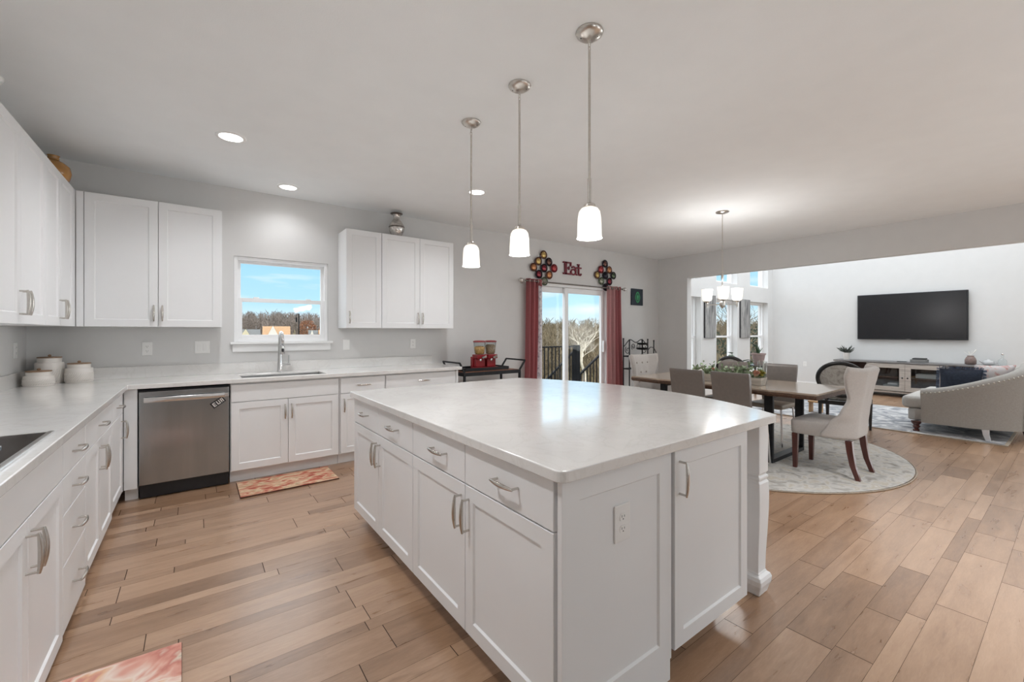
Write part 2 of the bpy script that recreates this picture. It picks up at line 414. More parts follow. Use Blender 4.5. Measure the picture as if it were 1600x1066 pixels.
def build_floor():
    bm = new(); ly = bm.faces.layers.float.new('tone'); rnd = random.Random(3)
    f = bm.faces.new([bm.verts.new(p) for p in ((-1.3, YF - .1, -.004), (12.0, YF - .1, -.004), (12.0, 5.2, -.004), (-1.3, 5.2, -.004))]); f.material_index = 1
    y = 0.265 - 0.365 * 9; k = 0
    W = (0.17, 0.07, 0.125)
    while y < 5.2:
        w = W[k % 3]; k += 1
        x = -1.3 - rnd.random() * 1.0
        while x < 12.0:
            Ln = rnd.uniform(0.35, 1.25); x0, x1 = max(x, -1.3), min(x + Ln, 12.0)
            if x1 - x0 > 0.02:
                y0, y1 = max(y, YF - .1) + .0006, min(y + w, 5.2) - .0006
                if y1 > y0:
                    f = bm.faces.new([bm.verts.new(p) for p in ((x0 + .0017, y0, 0), (x1 - .0017, y0, 0), (x1 - .0017, y1, 0), (x0 + .0017, y1, 0))])
                    f[ly] = rnd.random()
            x += Ln
        y += w
    o = struct('floor', bm, M_FLOOR); o.data.materials.append(M_GROOVE)
    return o
build_floor()

bm = new(); bx(bm, -1.3, 7.36, YF - .1, 5.25, ZC, ZC + .12); struct('ceiling', bm, M_CEIL)
bm = new(); bx(bm, 7.36, 12.0, YF - .1, 5.0, ZL, ZL + .12); struct('ceiling_living', bm, M_CEIL)
bm = new(); bx(bm, XL - .15, XL, YF - .1, 5.25, 0, ZC); struct('wall_left', bm, M_WALL)
bm = new()
wall_grid(bm, [XL, .308, 1.19, 4.04, 5.87, XR], [-.004, 1.222, 2.085, 2.10, ZC], lambda u, d, z: V(u, d, z), YB, YB + .2,
          lambda i, j: not (i == 1 and j == 1) and not (i == 3 and j < 3))
struct('wall_back', bm, M_WALL)
bm = new()
wall_grid(bm, [YF, -1.6, 4.43, YB + .2], [-.004, 2.332, ZL], lambda u, d, z: V(d, u, z), XR, XR + .14, lambda i, j: not (i == 1 and j == 0))
struct('wall_right', bm, M_WALL)
bm = new()
wall_grid(bm, [XL, 2.7, 4.7, XR], [-.004, .8, 2.5, ZC], lambda u, d, z: V(u, d, z), YF - .15, YF, lambda i, j: not (i == 1 and j == 1))  # opening added in the unseen wall to let sky light in
struct('wall_front', bm, M_WALL)
LW = [(7.50, 8.42), (9.045, 9.971), (10.596, 11.556)]
xs = [7.50] + [a for p in LW for a in p][1:] + [XT]
bm = new()
wall_grid(bm, xs, [-.004, .37, 2.05, 2.415, 3.75, ZL], lambda u, d, z: V(u, d, z), YL, YL + .24, lambda i, j: not (i % 2 == 0 and j in (1, 3)))
struct('wall_living_back', bm, M_LWALL)
bm = new(); bx(bm, XT, XT + .15, YF - .1, 5.0, 0, ZL); struct('wall_living_right', bm, M_LWALL)
bm = new(); bx(bm, 7.5, XT, YF - .15, YF, 0, ZL); struct('wall_living_front', bm, M_LWALL)

def baseboard(name, F, u0, u1):
    bm = new(); F.box(bm, u0, u1, 0.001, .014, 0, .105); F.box(bm, u0, u1, 0.001, .009, .105, .125); struct(name, bm, M_TRIM, bevel=.002)
baseboard('baseboard_back', Fr((0, YB), (1, 0), (0, -1)), 5.99, 7.345)
baseboard('baseboard_right', Fr((XR, 0), (0, 1), (-1, 0)), 4.43, YB - .016)
baseboard('baseboard_living_right', Fr((XT, 0), (0, 1), (-1, 0)), -2.9, YL - .016)
baseboard('baseboard_living_back', Fr((0, YL), (1, 0), (0, -1)), 7.52, XT - .016)

def ringframe(bm, F, u0, u1, z0, z1, w, n0, n1):
    F.box(bm, u0, u0 + w, n0, n1, z0, z1); F.box(bm, u1 - w, u1, n0, n1, z0, z1)
    F.box(bm, u0 + w, u1 - w, n0, n1, z1 - w, z1); F.box(bm, u0 + w, u1 - w, n0, n1, z0, z0 + w)
def dh_window(name, F, u0, u1, z0, z1, zr, dep, fw=.032, latch=True, sash=.04):
    """double hung window: outer frame, two sashes, two panes; dep = set-back of the frame from the wall face"""
    bm = new(); ringframe(bm, F, u0 + .001, u1 - .001, z0 + .001, z1 - .001, fw, -dep - .09, -dep)
    w = struct(name, bm, M_VINYL, bevel=.003)
    a0, a1, b0, b1 = u0 + fw, u1 - fw, z0 + fw, z1 - fw
    bm = new(); ringframe(bm, F, a0, a1, zr - .005, b1, sash * .75, -dep - .08, -dep - .05); obj('upper_sash', bm, M_VINYL, w, bevel=.002)
    bm = new(); F.box(bm, a0 + .02, a1 - .02, -dep - .067, -dep - .063, zr, b1 - .02); obj('pane', bm, M_GLASS, w)
    bm = new(); ringframe(bm, F, a0, a1, b0, zr + .03, sash, -dep - .045, -dep - .01); obj('lower_sash', bm, M_VINYL, w, bevel=.002)
    bm = new(); F.box(bm, a0 + .03, a1 - .03, -dep - .03, -dep - .026, b0 + .03, zr + .005); obj('pane', bm, M_GLASS, w)
    if latch:
        for q in (.2, .8):
            bm = new(); u = a0 + (a1 - a0) * q; F.box(bm, u - .025, u + .025, -dep - .04, -dep - .012, zr + .03, zr + .042); obj('sash_lock', bm, M_VINYL, w, bevel=.003)
    return w
FB = Fr((0, YB), (1, 0), (0, -1))
w1 = dh_window('window_1', FB, .308, 1.19, 1.224, 2.085, 1.64, .015)
bm = new(); FB.box(bm, .275, 1.232, -.10, .045, 1.2, 1.223); obj('window_sill', bm, M_TRIM, w1, bevel=.004)
bm = new(); FB.box(bm, .295, 1.212, .001, .018, 1.125, 1.199); obj('window_apron', bm, M_TRIM, w1, bevel=.003)
FL = Fr((0, YL), (1, 0), (0, -1))
for i, (a, b) in enumerate(LW):
    dh_window('window_%d' % (i + 2), FL, a, b, .37, 2.05, 1.21, .12, latch=False)
for i, (a, b) in enumerate(LW):
    bm = new(); ringframe(bm, FL, a + .001, b - .001, 2.416, 3.749, .05, -.21, -.12); w = struct('window_%d' % (i + 5), bm, M_VINYL, bevel=.003)
    bm = new(); FL.box(bm, a + .04, b - .04, -.17, -.166, 2.456, 3.71); obj('pane', bm, M_GLASS, w)

# sliding glass door
bm = new(); u0, u1, z1 = 4.041, 5.869, 2.099
FB.box(bm, u0, u0 + .045, -.15, .004, 0, z1); FB.box(bm, u1 - .045, u1, -.15, .004, 0, z1); FB.box(bm, u0 + .045, u1 - .045, -.15, .004, z1 - .045, z1); FB.box(bm, u0 + .045, u1 - .045, -.15, 0, 0, .03)
d1 = struct('door_1', bm, M_VINYL, bevel=.003)
def door_panel(a, b, n):
    bm = new(); s = .075
    FB.box(bm, a, a + s, n - .04, n, .03, 2.05); FB.box(bm, b - s, b, n - .04, n, .03, 2.05)
    FB.box(bm, a + s, b - s, n - .04, n, 1.965, 2.05); FB.box(bm, a + s, b - s, n - .04, n, .03, .14)
    p = obj('door_panel', bm, M_VINYL, d1, bevel=.003)
    bm = new(); FB.box(bm, a + s - .01, b - s + .01, n - .022, n - .018, .13, 1.975); obj('pane', bm, M_GLASS, p)
    return p
door_panel(4.086, 4.975, -.10)
pn = door_panel(4.87, 5.824, -.045)
bm = new(); FB.box(bm, 5.765, 5.795, -.045, .0, .97, 1.17); obj('door_handle', bm, M_VINYL, pn, bevel=.006)

# ------------------------------------------------------------------ upper cabinets
ZB, ZT = 1.368, 2.436
FLU = Fr((-.755, 0), (0, 1), (1, 0))
def fr_at(F, u): return Fr((F.o + F.u * u)[:2], F.u[:2], F.n[:2])
zh = ZB + .115
cabinet('upper_cabinet', 'white two-door wall cabinet nearest the camera above the cooktop counter', fr_at(FLU, 2.95), .95, .328, ZB, ZT,
        [('door', 0, .476, ZB, ZT, (.448, zh, True)), ('door', .476, .95, ZB, ZT, (.504, zh, True))], group='white upper cabinets')
cabinet('upper_cabinet', 'narrower white two-door wall cabinet on the left wall in the kitchen corner', fr_at(FLU, 3.902), .815, .328, ZB, ZT,
        [('door', 0, .365, ZB, ZT, (.337, zh, True)), ('door', .365, .762, ZB, ZT, (.393, zh, True))], tail=.052, group='white upper cabinets')
FBU = Fr((0, 4.72), (1, 0), (0, -1))
cabinet('upper_cabinet', 'wide white two-door wall cabinet left of the kitchen window', fr_at(FBU, -.752), .951, .328, ZB, ZT,
        [('door', .045, .498, ZB, ZT, (.47, zh, True)), ('door', .498, .94, ZB, ZT, (.526, zh, True))], lead=.045, group='white upper cabinets')
cabinet('upper_cabinet', 'single-door white wall cabinet right beside the kitchen window', fr_at(FBU, 1.297), .386, .328, ZB, ZT,
        [('door', 0, .386, ZB, ZT, (.03, zh, True))], group='white upper cabinets')
cabinet('upper_cabinet', 'white two-door wall cabinet with the silver vase on top', fr_at(FBU, 1.684), .911, .328, ZB, ZT,
        [('door', 0, .459, ZB, ZT, (.431, zh, True)), ('door', .459, .911, ZB, ZT, (.487, zh, True))], group='white upper cabinets')

# ------------------------------------------------------------------ base cabinets
zt, zd, zb = .862, .708, .112
GB = 'white base cabinets'
FLB = Fr((-.445, 0), (0, 1), (1, 0))
DEPL = .638
cabinet('base_cabinet', 'white base cabinet with a plain false front under the cooktop', fr_at(FLB, 1.63), .922, DEPL, 0, .878,
        [('false', 0, .922, zd + .003, zt), ('door', 0, .461, zb - .08, zd - .002, (.433, zd - .115, True)), ('door', .461, .922, zb - .08, zd - .002, (.489, zd - .115, True))], toe=.03, group=GB)
cabinet('base_cabinet', 'white base cabinet with a stack of four drawers', fr_at(FLB, 2.554), .457, DEPL, 0, .878,
        [('drawer', 0, .457, zd + .003, zt, (.23, .787, False)), ('drawer', 0, .457, .552, zd - .002, (.23, .632, False)), ('drawer', 0, .457, .337, .548, (.23, .445, False)), ('drawer', 0, .457, .05, .333, (.23, .2, False))], toe=.045, group=GB)
cabinet('base_cabinet', 'white base cabinet with one wide drawer over two doors beside the drawer stack', fr_at(FLB, 3.012), .85, DEPL, 0, .878,
        [('drawer', 0, .85, zd + .003, zt, (.425, .787, False)), ('door', 0, .41, zb - .03, zd - .002, (.382, zd - .115, True)), ('door', .41, .85, zb - .03, zd - .002, (.438, zd - .115, True))], toe=.08, group=GB)
cabinet('base_cabinet', 'narrow white base cabinet in the inside corner next to the dishwasher filler', fr_at(FLB, 3.863), .53, DEPL, 0, .878,
        [('drawer', 0, .5, zd + .003, zt, (.27, .787, False)), ('door', 0, .5, zb, zd - .002, (.43, zd - .115, True))], toe=.105, tail=.028, group=GB)
FBB = Fr((0, 4.42), (1, 0), (0, -1))
DEPB = .625
# corner filler beside the dishwasher
r = thing('corner_filler_panel', 'plain white filler panel between corner cabinet and dishwasher', 'cabinet panel', (-.4, 4.7, 0))
bm = new(); FBB.box(bm, -.443, -.364, -DEPB, 0, .1, .878); obj('panel', bm, M_CAB, r)
bm = new(); FBB.box(bm, -.443, -.364, -DEPB, -.07, 0, .1); obj('toe_kick', bm, M_CAB, r)
cabinet('base_cabinet', 'white sink base cabinet with two doors below the window', fr_at(FBB, .243), .907, DEPB, 0, .878,
        [('false', .005, .898, zd + .003, zt), ('door', .005, .450, zb, zd - .002, (.422, zd - .115, True)), ('door', .450, .898, zb, zd - .002, (.478, zd - .115, True))], toe=.1, group=GB, body_top=.68)
cabinet('base_cabinet', 'white base cabinet with one drawer over one door right of the sink cabinet', fr_at(FBB, 1.151), .463, DEPB, 0, .878,
        [('drawer', .009, .459, zd + .003, zt, (.235, .787, False)), ('door', .009, .459, zb, zd - .002, (.04, zd - .115, True))], toe=.1, group=GB)
cabinet('base_cabinet', 'wide white base cabinet at the far right end of the sink run', fr_at(FBB, 1.615), .878, DEPB, 0, .878,
        [('drawer', .006, .845, zd + .003, zt, (.435, .787, False)), ('door', .006, .425, zb, zd - .002, (.397, zd - .115, True)), ('door', .425, .845, zb, zd - .002, (.453, zd - .115, True))], toe=.1, tail=.03, group=GB)

# dishwasher
dw = thing('dishwasher', 'stainless steel dishwasher built in under the counter', 'dishwasher', (-.062, 4.7, 0))
bm = new(); FBB.box(bm, -.358, .236, -.58, -.03, .08, .862); obj('tub', bm, M_BLACKPL, dw)
bm = new(); FBB.box(bm, -.356, .234, -.028, .012, .118, .852); obj('door', bm, M_STEEL, dw, bevel=.006, seg=3)
bm = new(); FBB.box(bm, -.354, .232, -.055, -.035, .004, .116); obj('kick_plate', bm, M_BLACKPL, dw, bevel=.003)
bm = new()
pts = []
for i in range(15):
    a = -1 + 2 * i / 14; pts.append((a, .052 - .010 * a * a))
prev = None; rings = []
for a, n in pts:
    u = -.061 + a * .262
    rings.append([bm.verts.new(FBB.p(u, n + q, z)) for q, z in ((-.012, .772), (.002, .770), (.006, .782), (.006, .797), (.002, .808), (-.012, .806))])
skin_rings(bm, rings)
hd = obj('handle', bm, M_STEELP, dw, smooth=True, auto=40)
for s in (-.302, .18):
    bm = new(); FBB.box(bm, s, s + .05, .012, .046, .772, .806); obj('handle_mount', bm, M_STEELP, hd, bevel=.004)
mg = thing('dishwasher_magnet', 'small tilted black magnet with white lettering stuck on the dishwasher', 'magnet', FBB.p(.155, .0126, .725)[:])
def rot2(c, a, w, h): return lambda x, z: (c[0] + (x * math.cos(a) - z * math.sin(a)), c[1] + (x * math.sin(a) + z * math.cos(a)))
q = rot2((.155, .725), math.radians(35), 0, 0)
bm = new(); prism(bm, [q(x, z) for x, z in ((-.052, -.026), (.052, -.026), (.052, .026), (-.052, .026))], lambda a, b, d: FBB.p(a, d, b), .0126, .0155); obj('backing', bm, M_BLACKPL, mg)
bm = new()
for x0, x1, z0, z1 in ((-.042, -.034, -.018, .016), (-.034, -.018, .009, .016), (-.034, -.02, -.004, .002), (-.034, -.018, -.018, -.011),
                       (-.010, -.002, -.018, .016), (.008, .015, -.018, .016), (-.002, .008, -.018, -.011), (.022, .029, -.018, .016), (.029, .044, .009, .016), (.038, .044, -.002, .009), (.029, .044, -.004, .002), (.036, .043, -.018, -.004)):
    prism(bm, [q(x, z) for x, z in ((x0, z0), (x1, z0), (x1, z1), (x0, z1))], lambda a, b, d: FBB.p(a, d, b), .0156, .0162)
obj('lettering', bm, M_PLATE, mg)

# ------------------------------------------------------------------ counters
ct = thing('countertop', 'L-shaped white quartz countertop with low backsplash along the walls', 'countertop', (-.7, 4.7, .878))
xs = [XL + .002, -.4185, .335, 1.045, 2.53]; ys = [1.63, 4.391, 4.472, 4.83, YB - .002]
bm = new(); slab_grid(bm, xs, ys, .8785, .915, lambda i, j: (i == 0) or (j >= 1 and not (i == 2 and j == 2)))
obj('slab', bm, M_QUARTZ, ct, bevel=.004, seg=3)
bm = new(); bx(bm, XL + .022, 2.455, YB - .022, YB - .002, .915, 1.017); obj('backsplash', bm, M_QUARTZ, ct, bevel=.002)
bm = new(); bx(bm, XL + .002, XL + .022, 1.63, YB - .023, .915, 1.017); obj('backsplash', bm, M_QUARTZ, ct, bevel=.002)
sk = thing('sink', 'undermount stainless steel sink below the kitchen window', 'sink', (.69, 4.65, .70))
bm = new()
x0, x1, y0, y1 = .33, 1.05, 4.467, 4.835
def rr(i, z, r=.04):
    P = []
    for cx_, cy_, a0 in ((x1 - i - r, y1 - i - r, 0), (x0 + i + r, y1 - i - r, 90), (x0 + i + r, y0 + i + r, 180), (x1 - i - r, y0 + i + r, 270)):
        for k in range(5): a = math.radians(a0 + 22.5 * k); P.append(bm.verts.new((cx_ + r * math.cos(a), cy_ + r * math.sin(a), z)))
    return P
M_SINK = pm('satin_sink_steel', (0.33, 0.33, 0.33), 0.38, 1.0, var=0.06, scale=20)
R = [rr(-.012, .8775), rr(-.012, .69), rr(.03, .685), rr(.012, .70), rr(.004, .8775)]
R[2:] = [rr(.008, .899), rr(.006, .72), rr(.03, .70)]
skin_rings(bm, R, True); obj('basin', bm, M_SINK, sk, smooth=True, auto=35)
bm = new(); lathe(bm, [(.045, .7005), (.045, .704), (.03, .7045), (.028, .702)], (.69, 4.66, 0)); obj('drain', bm, M_STEELP, sk)

fa = thing('faucet', 'tall chrome pull-down faucet behind the sink', 'faucet', (.697, 4.92, .916))
bm = new(); lathe(bm, [(.030, .916), (.031, .922), (.027, .93), (.023, 1.05), (.019, 1.2), (.017, 1.27)], (.697, 4.92, 0), 20); obj('body', bm, M_STEELP, fa, smooth=True, auto=50)
bm = new()
pts = [(.697, 4.92, 1.26)] + [(.697, 4.92 - .062 + .062 * math.cos(a), 1.262 + .055 * math.sin(a)) for a in [PI * i / 10 for i in range(1, 10)]] + [(.70, 4.796, 1.25), (.70, 4.795, 1.18)]
tube(bm, pts, [.017] * 11 + [.0165], 12); obj('spout', bm, M_STEELP, fa, smooth=True)
bm = new(); lathe(bm, [(.0175, 1.185), (.020, 1.17), (.023, 1.11), (.021, 1.10), (.012, 1.098)], (.70, 4.795, 0), 16); sp = obj('spray_head', bm, M_STEELP, fa, smooth=True, auto=50)
bm = new(); bx(bm, .69, .71, 4.769, 4.777, 1.125, 1.16); obj('spray_button', bm, M_BLACKPL, sp, bevel=.003)
bm = new(); cyl(bm, (.715, 4.92, .992), (.79, 4.92, .992), .016, 14); cyl(bm, (.775, 4.92, .992), (.777, 4.92, 1.085), .006, 10); obj('lever', bm, M_STEELP, fa, smooth=True, auto=50)

ck = thing('cooktop', 'black glass cooktop with a stainless edge set in the left counter', 'cooktop', (-.74, 2.05, .9155))
bm = new(); bx(bm, -.99, -.475, 1.68, 2.485, .9155, .922); obj('glass_top', bm, M_BLACKG, ck)
bm = new(); bx(bm, -.475, -.458, 1.68, 2.492, .9155, .926); bx(bm, -.99, -.475, 2.4855, 2.492, .9155, .924); obj('edge_trim', bm, M_STEELP, ck, bevel=.002)
for yy in (2.235, 2.13, 2.02, 1.91):
    bm = new(); lathe(bm, [(.027, .9222), (.027, .928), (.022, .931), (.021, .952), (.018, .956), (0, .956)], (-.565, yy, 0), 20)
    obj('control_knob', bm, M_STEELP, ck, smooth=True, auto=40)

# ------------------------------------------------------------------ island
GI = 'white island cabinets'
FI = Fr((.878, 0), (0, -1), (-1, 0))
def isl(y1): return Fr((.878, y1), (0, -1), (-1, 0))
itop = .870
def island_pair(label, y1, w, fronts, end=False):
    return cabinet('island_cabinet', label, isl(y1), w, .572, 0, .878, fronts, toe=.112, toe_in=.09, group=GI)
w_ = 1.0275
r1 = island_pair('white island cabinet with two drawers and two doors at the near end', 2.018, 1.07,
    [('drawer', 0, .517, zd + .003, itop, (.30, .795, False)), ('drawer', .517, 1.05, zd + .003, itop, (.79 + .02, .795, False)),
     ('door', 0, .517, zb, zd - .002, (.487, zd - .115, True)), ('door', .517, 1.05, zb, zd - .002, (.547, zd - .115, True))])
r2 = island_pair('white island cabinet with two drawers and two doors at the far end', 3.01, .991,
    [('drawer', .005, .493, zd + .003, itop, (.25, .795, False)), ('drawer', .493, .99, zd + .003, itop, (.745, .795, False)),
     ('door', .005, .493, zb, zd - .002, (.463, zd - .115, True)), ('door', .493, .99, zb, zd - .002, (.523, zd - .115, True))])
FE = Fr((0, .938), (1, 0), (0, -1))
bm = new(); shaker(bm, FE, .884, 1.452, .085, .877, fw=.075); obj('end_panel', bm, M_CAB, r1)
bm = new(); FE.box(bm, .93, 1.452, -.009, -.006, 0, .085); FE.box(bm, .884, 1.45, -.02, -.009, .0, .085); obj('end_base', bm, M_CAB, r1)
FE2 = Fr((1.457, .93), (1, 0), (0, -1))
cabinet('island_cabinet', 'white single-door cabinet on the short end of the island beside the post', FE2, .588, 2.07, 0, .878,
        [('door', .004, .587, zb + .0, itop, (.035, .765, True))], toe=.112, toe_in=.15, group=GI)
it = thing('island_countertop', 'large white quartz island top with a bowed seating edge', 'countertop', (1.6, 1.97, .8785))
def arc_pts(cx_, cy_, r, a0, a1, n): return [(cx_ + r * math.cos(math.radians(a0 + (a1 - a0) * k / n)), cy_ + r * math.sin(math.radians(a0 + (a1 - a0) * k / n))) for k in range(n + 1)]
poly = arc_pts(.853 + .03, .908 + .03, .03, 180, 270, 5)
Rr, xm, ym = 1.875, 2.64, 1.967
for k in range(25):
    y = .915 + (3.02 - .915) * k / 24; poly.append((xm - (Rr - math.sqrt(Rr * Rr - (y - ym) ** 2)), y))
poly.insert(6, (2.292, .908)); poly.append((2.292, 3.027))
poly += arc_pts(.853 + .02, 3.027 - .02, .02, 90, 180, 4)
bm = new(); prism(bm, poly, lambda a, b, d: V(a, b, d), .8785, .915); obj('slab', bm, M_QUARTZ, it, bevel=.004, seg=3)
# turned square post under the bowed corner
po = thing('island_post', 'square white decorative post holding up the island overhang', 'post', (2.30, 1.015, 0))
bm = new()
def sq(h, z, c=(2.303, 1.018)): return [bm.verts.new((c[0] + a * h, c[1] + b * h, z)) for a, b in ((-1, -1), (1, -1), (1, 1), (-1, 1))]
prof = [(.050, .8778), (.050, .615), (.044, .607), (.044, .600), (.051, .594), (.051, .584), (.046, .578), (.046, .572), (.052, .562), (.054, .50), (.053, .42), (.048, .3), (.043, .2), (.041, .115), (.046, .105)]
skin_rings(bm, [sq(h, z) for h, z in prof]); obj('shaft', bm, M_CAB, po, bevel=.003)
bm = new(); skin_rings(bm, [sq(h, z) for h, z in [(.044, .105), (.058, .095), (.064, .08), (.062, .055), (.054, .03), (.047, 0.0)]]); obj('foot', bm, M_CAB, po, bevel=.006)

# ------------------------------------------------------------------ outlets and switch plates
def plate(name, label, F, u, z, w=.072, h=.118, kind='outlet', n0=.0):
    c = F.p(u, n0, z); r = thing(name, label, 'outlet' if kind == 'outlet' else 'switch', c[:])
    bm = new(); F.box(bm, u - w / 2, u + w / 2, n0 + .0006, n0 + .0065, z - h / 2, z + h / 2); obj('cover_plate', bm, M_PLATE, r, bevel=.003)
    if kind == 'outlet':
        for s in (-1, 1):
            bm = new(); zz = z + s * .0205
            prism(bm, [(u + .0165 * math.cos(a), zz + .0145 * max(-.86, min(.86, 1.2 * math.sin(a)))) for a in [2 * PI * k / 20 for k in range(20)]], lambda a, b, d: F.p(a, d, b), n0 + .0066, n0 + .0085)
            rc = obj('receptacle', bm, M_PLATE, r)
            bm = new()
            F.box(bm, u - .0075, u - .0055, n0 + .0086, n0 + .009, zz - .001, zz + .007); F.box(bm, u + .0055, u + .0075, n0 + .0086, n0 + .009, zz - .001, zz + .006); F.box(bm, u - .002, u + .002, n0 + .0086, n0 + .009, zz - .009, zz - .005)
            obj('slots', bm, M_SLOT, rc)
    else:
        k = 2 if w > .1 else 1
        for q in range(k):
            uu = u + (q - (k - 1) / 2) * .046
            bm = new(); F.box(bm, uu - .016, uu + .016, n0 + .0066, n0 + .009, z - .033, z + .033); obj('rocker', bm, M_PLATE, r, bevel=.002)
    return r
plate('wall_outlet', 'white outlet on the back wall left of the light switch', FB, -.349, 1.172)
plate('light_switch', 'white double rocker switch plate just left of the window', FB, .053, 1.178, w=.118, kind='switch')
plate('light_switch', 'white single rocker switch right of the kitchen window', FB, 1.387, 1.177, kind='switch')
plate('wall_outlet', 'white outlet at the right end of the backsplash', FB, 2.197, 1.178)
plate('wall_outlet', 'white outlet on the left wall beside the canisters', Fr((XL, 0), (0, 1), (1, 0)), 4.78, 1.185)
plate('island_outlet', 'white duplex outlet on the end panel of the island', FE, 1.168, .675, w=.08, h=.126, n0=-.008)
FTV = Fr((XT, 0), (0, 1), (-1, 0))
plate('wall_outlet', 'white outlet low on the pale wall left of the media console', FTV, 4.05, .55)

# ------------------------------------------------------------------ ceiling lights
def downlight(x, y, label=None, watts=None):
    r = thing('recessed_light', label, 'ceiling light', (x, y, ZC - .01), group='recessed ceiling lights')
    bm = new()
    skin_rings(bm, [ring(bm, V(x, y, z), V(q, 0, 0), V(0, q, 0), 28) for q, z in ((.098, ZC - .0005), (.096, ZC - .006), (.078, ZC - .008), (.074, ZC - .003))], False)
    obj('trim_ring', bm, M_TRIM, r, smooth=True)
    bm = new(); bm.faces.new(ring(bm, V(x, y, ZC - .004), V(.074, 0, 0), V(0, .074, 0), 28)); obj('lens', bm, M_LED, r)
    light('down_spot', 'SPOT', (x, y, ZC - .02), watts or DL_W, (0.96, 0.975, 1.0), (0, 0, 0), spot_size=math.radians(150), spot_blend=0.9, shadow_soft_size=0.07)
DL_W = 46
downlight(.21, 3.742, 'recessed ceiling light nearest the left wall cabinets')
downlight(.737, 4.70, 'recessed ceiling light close to the wall above the kitchen window', 12)
downlight(2.311, 3.713, 'recessed ceiling light seen behind the farthest island pendant')
# added spots without fittings, out of view, brightening the floor and left counter
for x, y, w_, sp_ in ((-.12, 1.6, 62, 150), (3.7, 0, 160, 96), (5.6, -.8, 50, 100), (7.0, -.5, 60, 100)):
    light('down_spot', 'SPOT', (x, y, ZC - .02), w_, (0.96, 0.975, 1.0), (0, 0, 0), spot_size=math.radians(sp_), spot_blend=0.9, shadow_soft_size=0.07)

def pendant():
    r = thing('pendant_light', 'nearest and largest-looking pendant light over the island', 'pendant light', (0, 0, ZC), group='island pendant lights')
    bm = new(); lathe(bm, [(.064, 0), (.066, -.004), (.062, -.012), (.05, -.022), (.028, -.031), (.008, -.034)], (0, 0, -.0005), 28); cn = obj('canopy', bm, M_NICKEL, r, smooth=True, local=True, auto=60)
    bm = new()
    for s in (-1, 1): sphere(bm, (.04 * s * .7, .04 * s * -.7, -.0235), .005, 8)
    obj('screw', bm, M_SLOT, cn, local=True)
    bm = new()
    for k in range(3):
        c = -.045 - .017 * k; a, b = ((.007, 0), (0, .007))[k % 2]
        tube(bm, [(a * math.cos(q), b * math.cos(q), c + .012 * math.sin(q)) for q in [2 * PI * i / 12 for i in range(12)]], .0018, 6, closed=True)
    obj('chain', bm, M_NICKEL, r, smooth=True, local=True)
    bm = new(); cyl(bm, (0, 0, -.088), (0, 0, -.74), .0062, 12); cyl(bm, (0, 0, -.70), (0, 0, -.82), .0095, 12); lathe(bm, [(.0095, -.815), (.028, -.825), (.03, -.838), (.0, -.84)], (0, 0, 0), 20); obj('stem', bm, M_NICKEL, r, smooth=True, local=True, auto=40)
    bm = new()
    pr = [(.022, -.838), (.04, -.845), (.05, -.86), (.0545, -.885), (.0565, -.93), (.058, -.975), (.0605, -.986)]
    lathe(bm, pr + [(a - .004, z + .001) for a, z in pr[::-1]], (0, 0, 0), 32, False); obj('glass_shade', bm, M_SHADE, r, smooth=True, local=True, auto=60)
    bm = new(); sphere(bm, (0, 0, -.935), .03, 14, 1.25); obj('bulb', bm, M_BULB, r, smooth=True, local=True)
    return r
pd = pendant(); pd.location = (1.511, 1.413, ZC)
dup(pd, (1.511, 1.960, ZC), 0, 'middle pendant light over the island')
dup(pd, (1.511, 2.500, ZC), 0, 'pendant light over the island end toward the sink wall')
for y in (1.413, 1.96, 2.5):
    light('pendant_lamp', 'POINT', (1.511, y, ZC - 1.02), 3.2, (0.98, 0.97, 0.97), shadow_soft_size=.05)

ch = thing('chandelier', 'nickel three-arm chandelier with frosted shades over the dining table', 'chandelier', (5.04, 2.58, ZC))
C0 = V(5.04, 2.58, 0)
bm = new(); lathe(bm, [(.075, ZC - .0005), (.073, ZC - .01), (.03, ZC - .025), (.008, ZC - .03)], C0, 24); obj('canopy', bm, M_NICKEL, ch, smooth=True, auto=60)
bm = new(); cyl(bm, C0 + V(0, 0, ZC - .02), C0 + V(0, 0, 2.03), .0055, 10); lathe(bm, [(.006, 2.05), (.014, 2.03), (.015, 1.96), (.007, 1.93)], C0, 14); cyl(bm, C0 + V(0, 0, 1.94), C0 + V(0, 0, 1.62), .007, 10)
lathe(bm, [(.007, 1.70), (.028, 1.68), (.034, 1.655), (.026, 1.63), (.01, 1.61), (0, 1.60)], C0, 18); obj('stem', bm, M_NICKEL, ch, smooth=True, auto=50)
base_a = math.atan2(-2.58, -5.04)
for k in range(3):
    a = base_a + k * 2 * PI / 3 + .05
    d = V(math.cos(a), math.sin(a), 0); e_ = C0 + d * .19
    bm = new(); bar(bm, C0 + d * .02 + V(0, 0, 1.655), e_ + V(0, 0, 1.655), .012, .014); cyl(bm, e_ + V(0, 0, 1.625), e_ + V(0, 0, 1.69), .012, 12)
    lathe(bm, [(.012, 1.68), (.03, 1.69), (.032, 1.70), (.0, 1.701)], e_, 16); am = obj('arm', bm, M_NICKEL, ch, smooth=True, auto=40)
    bm = new(); pr = [(.034, 1.701), (.048, 1.708), (.054, 1.73), (.06, 1.79), (.0635, 1.845)]
    lathe(bm, pr + [(q - .004, z) for q, z in pr[::-1]], e_, 28, False); obj('glass_shade', bm, M_SHADE, am, smooth=True, auto=60)
    bm = new(); sphere(bm, e_ + V(0, 0, 1.765), .028, 12, 1.3); obj('bulb', bm, M_BULB, am, smooth=True)
light('chandelier_lamp', 'POINT', (5.04, 2.58, 1.90), 16, (0.98, 0.97, 0.97), shadow_soft_size=.15)

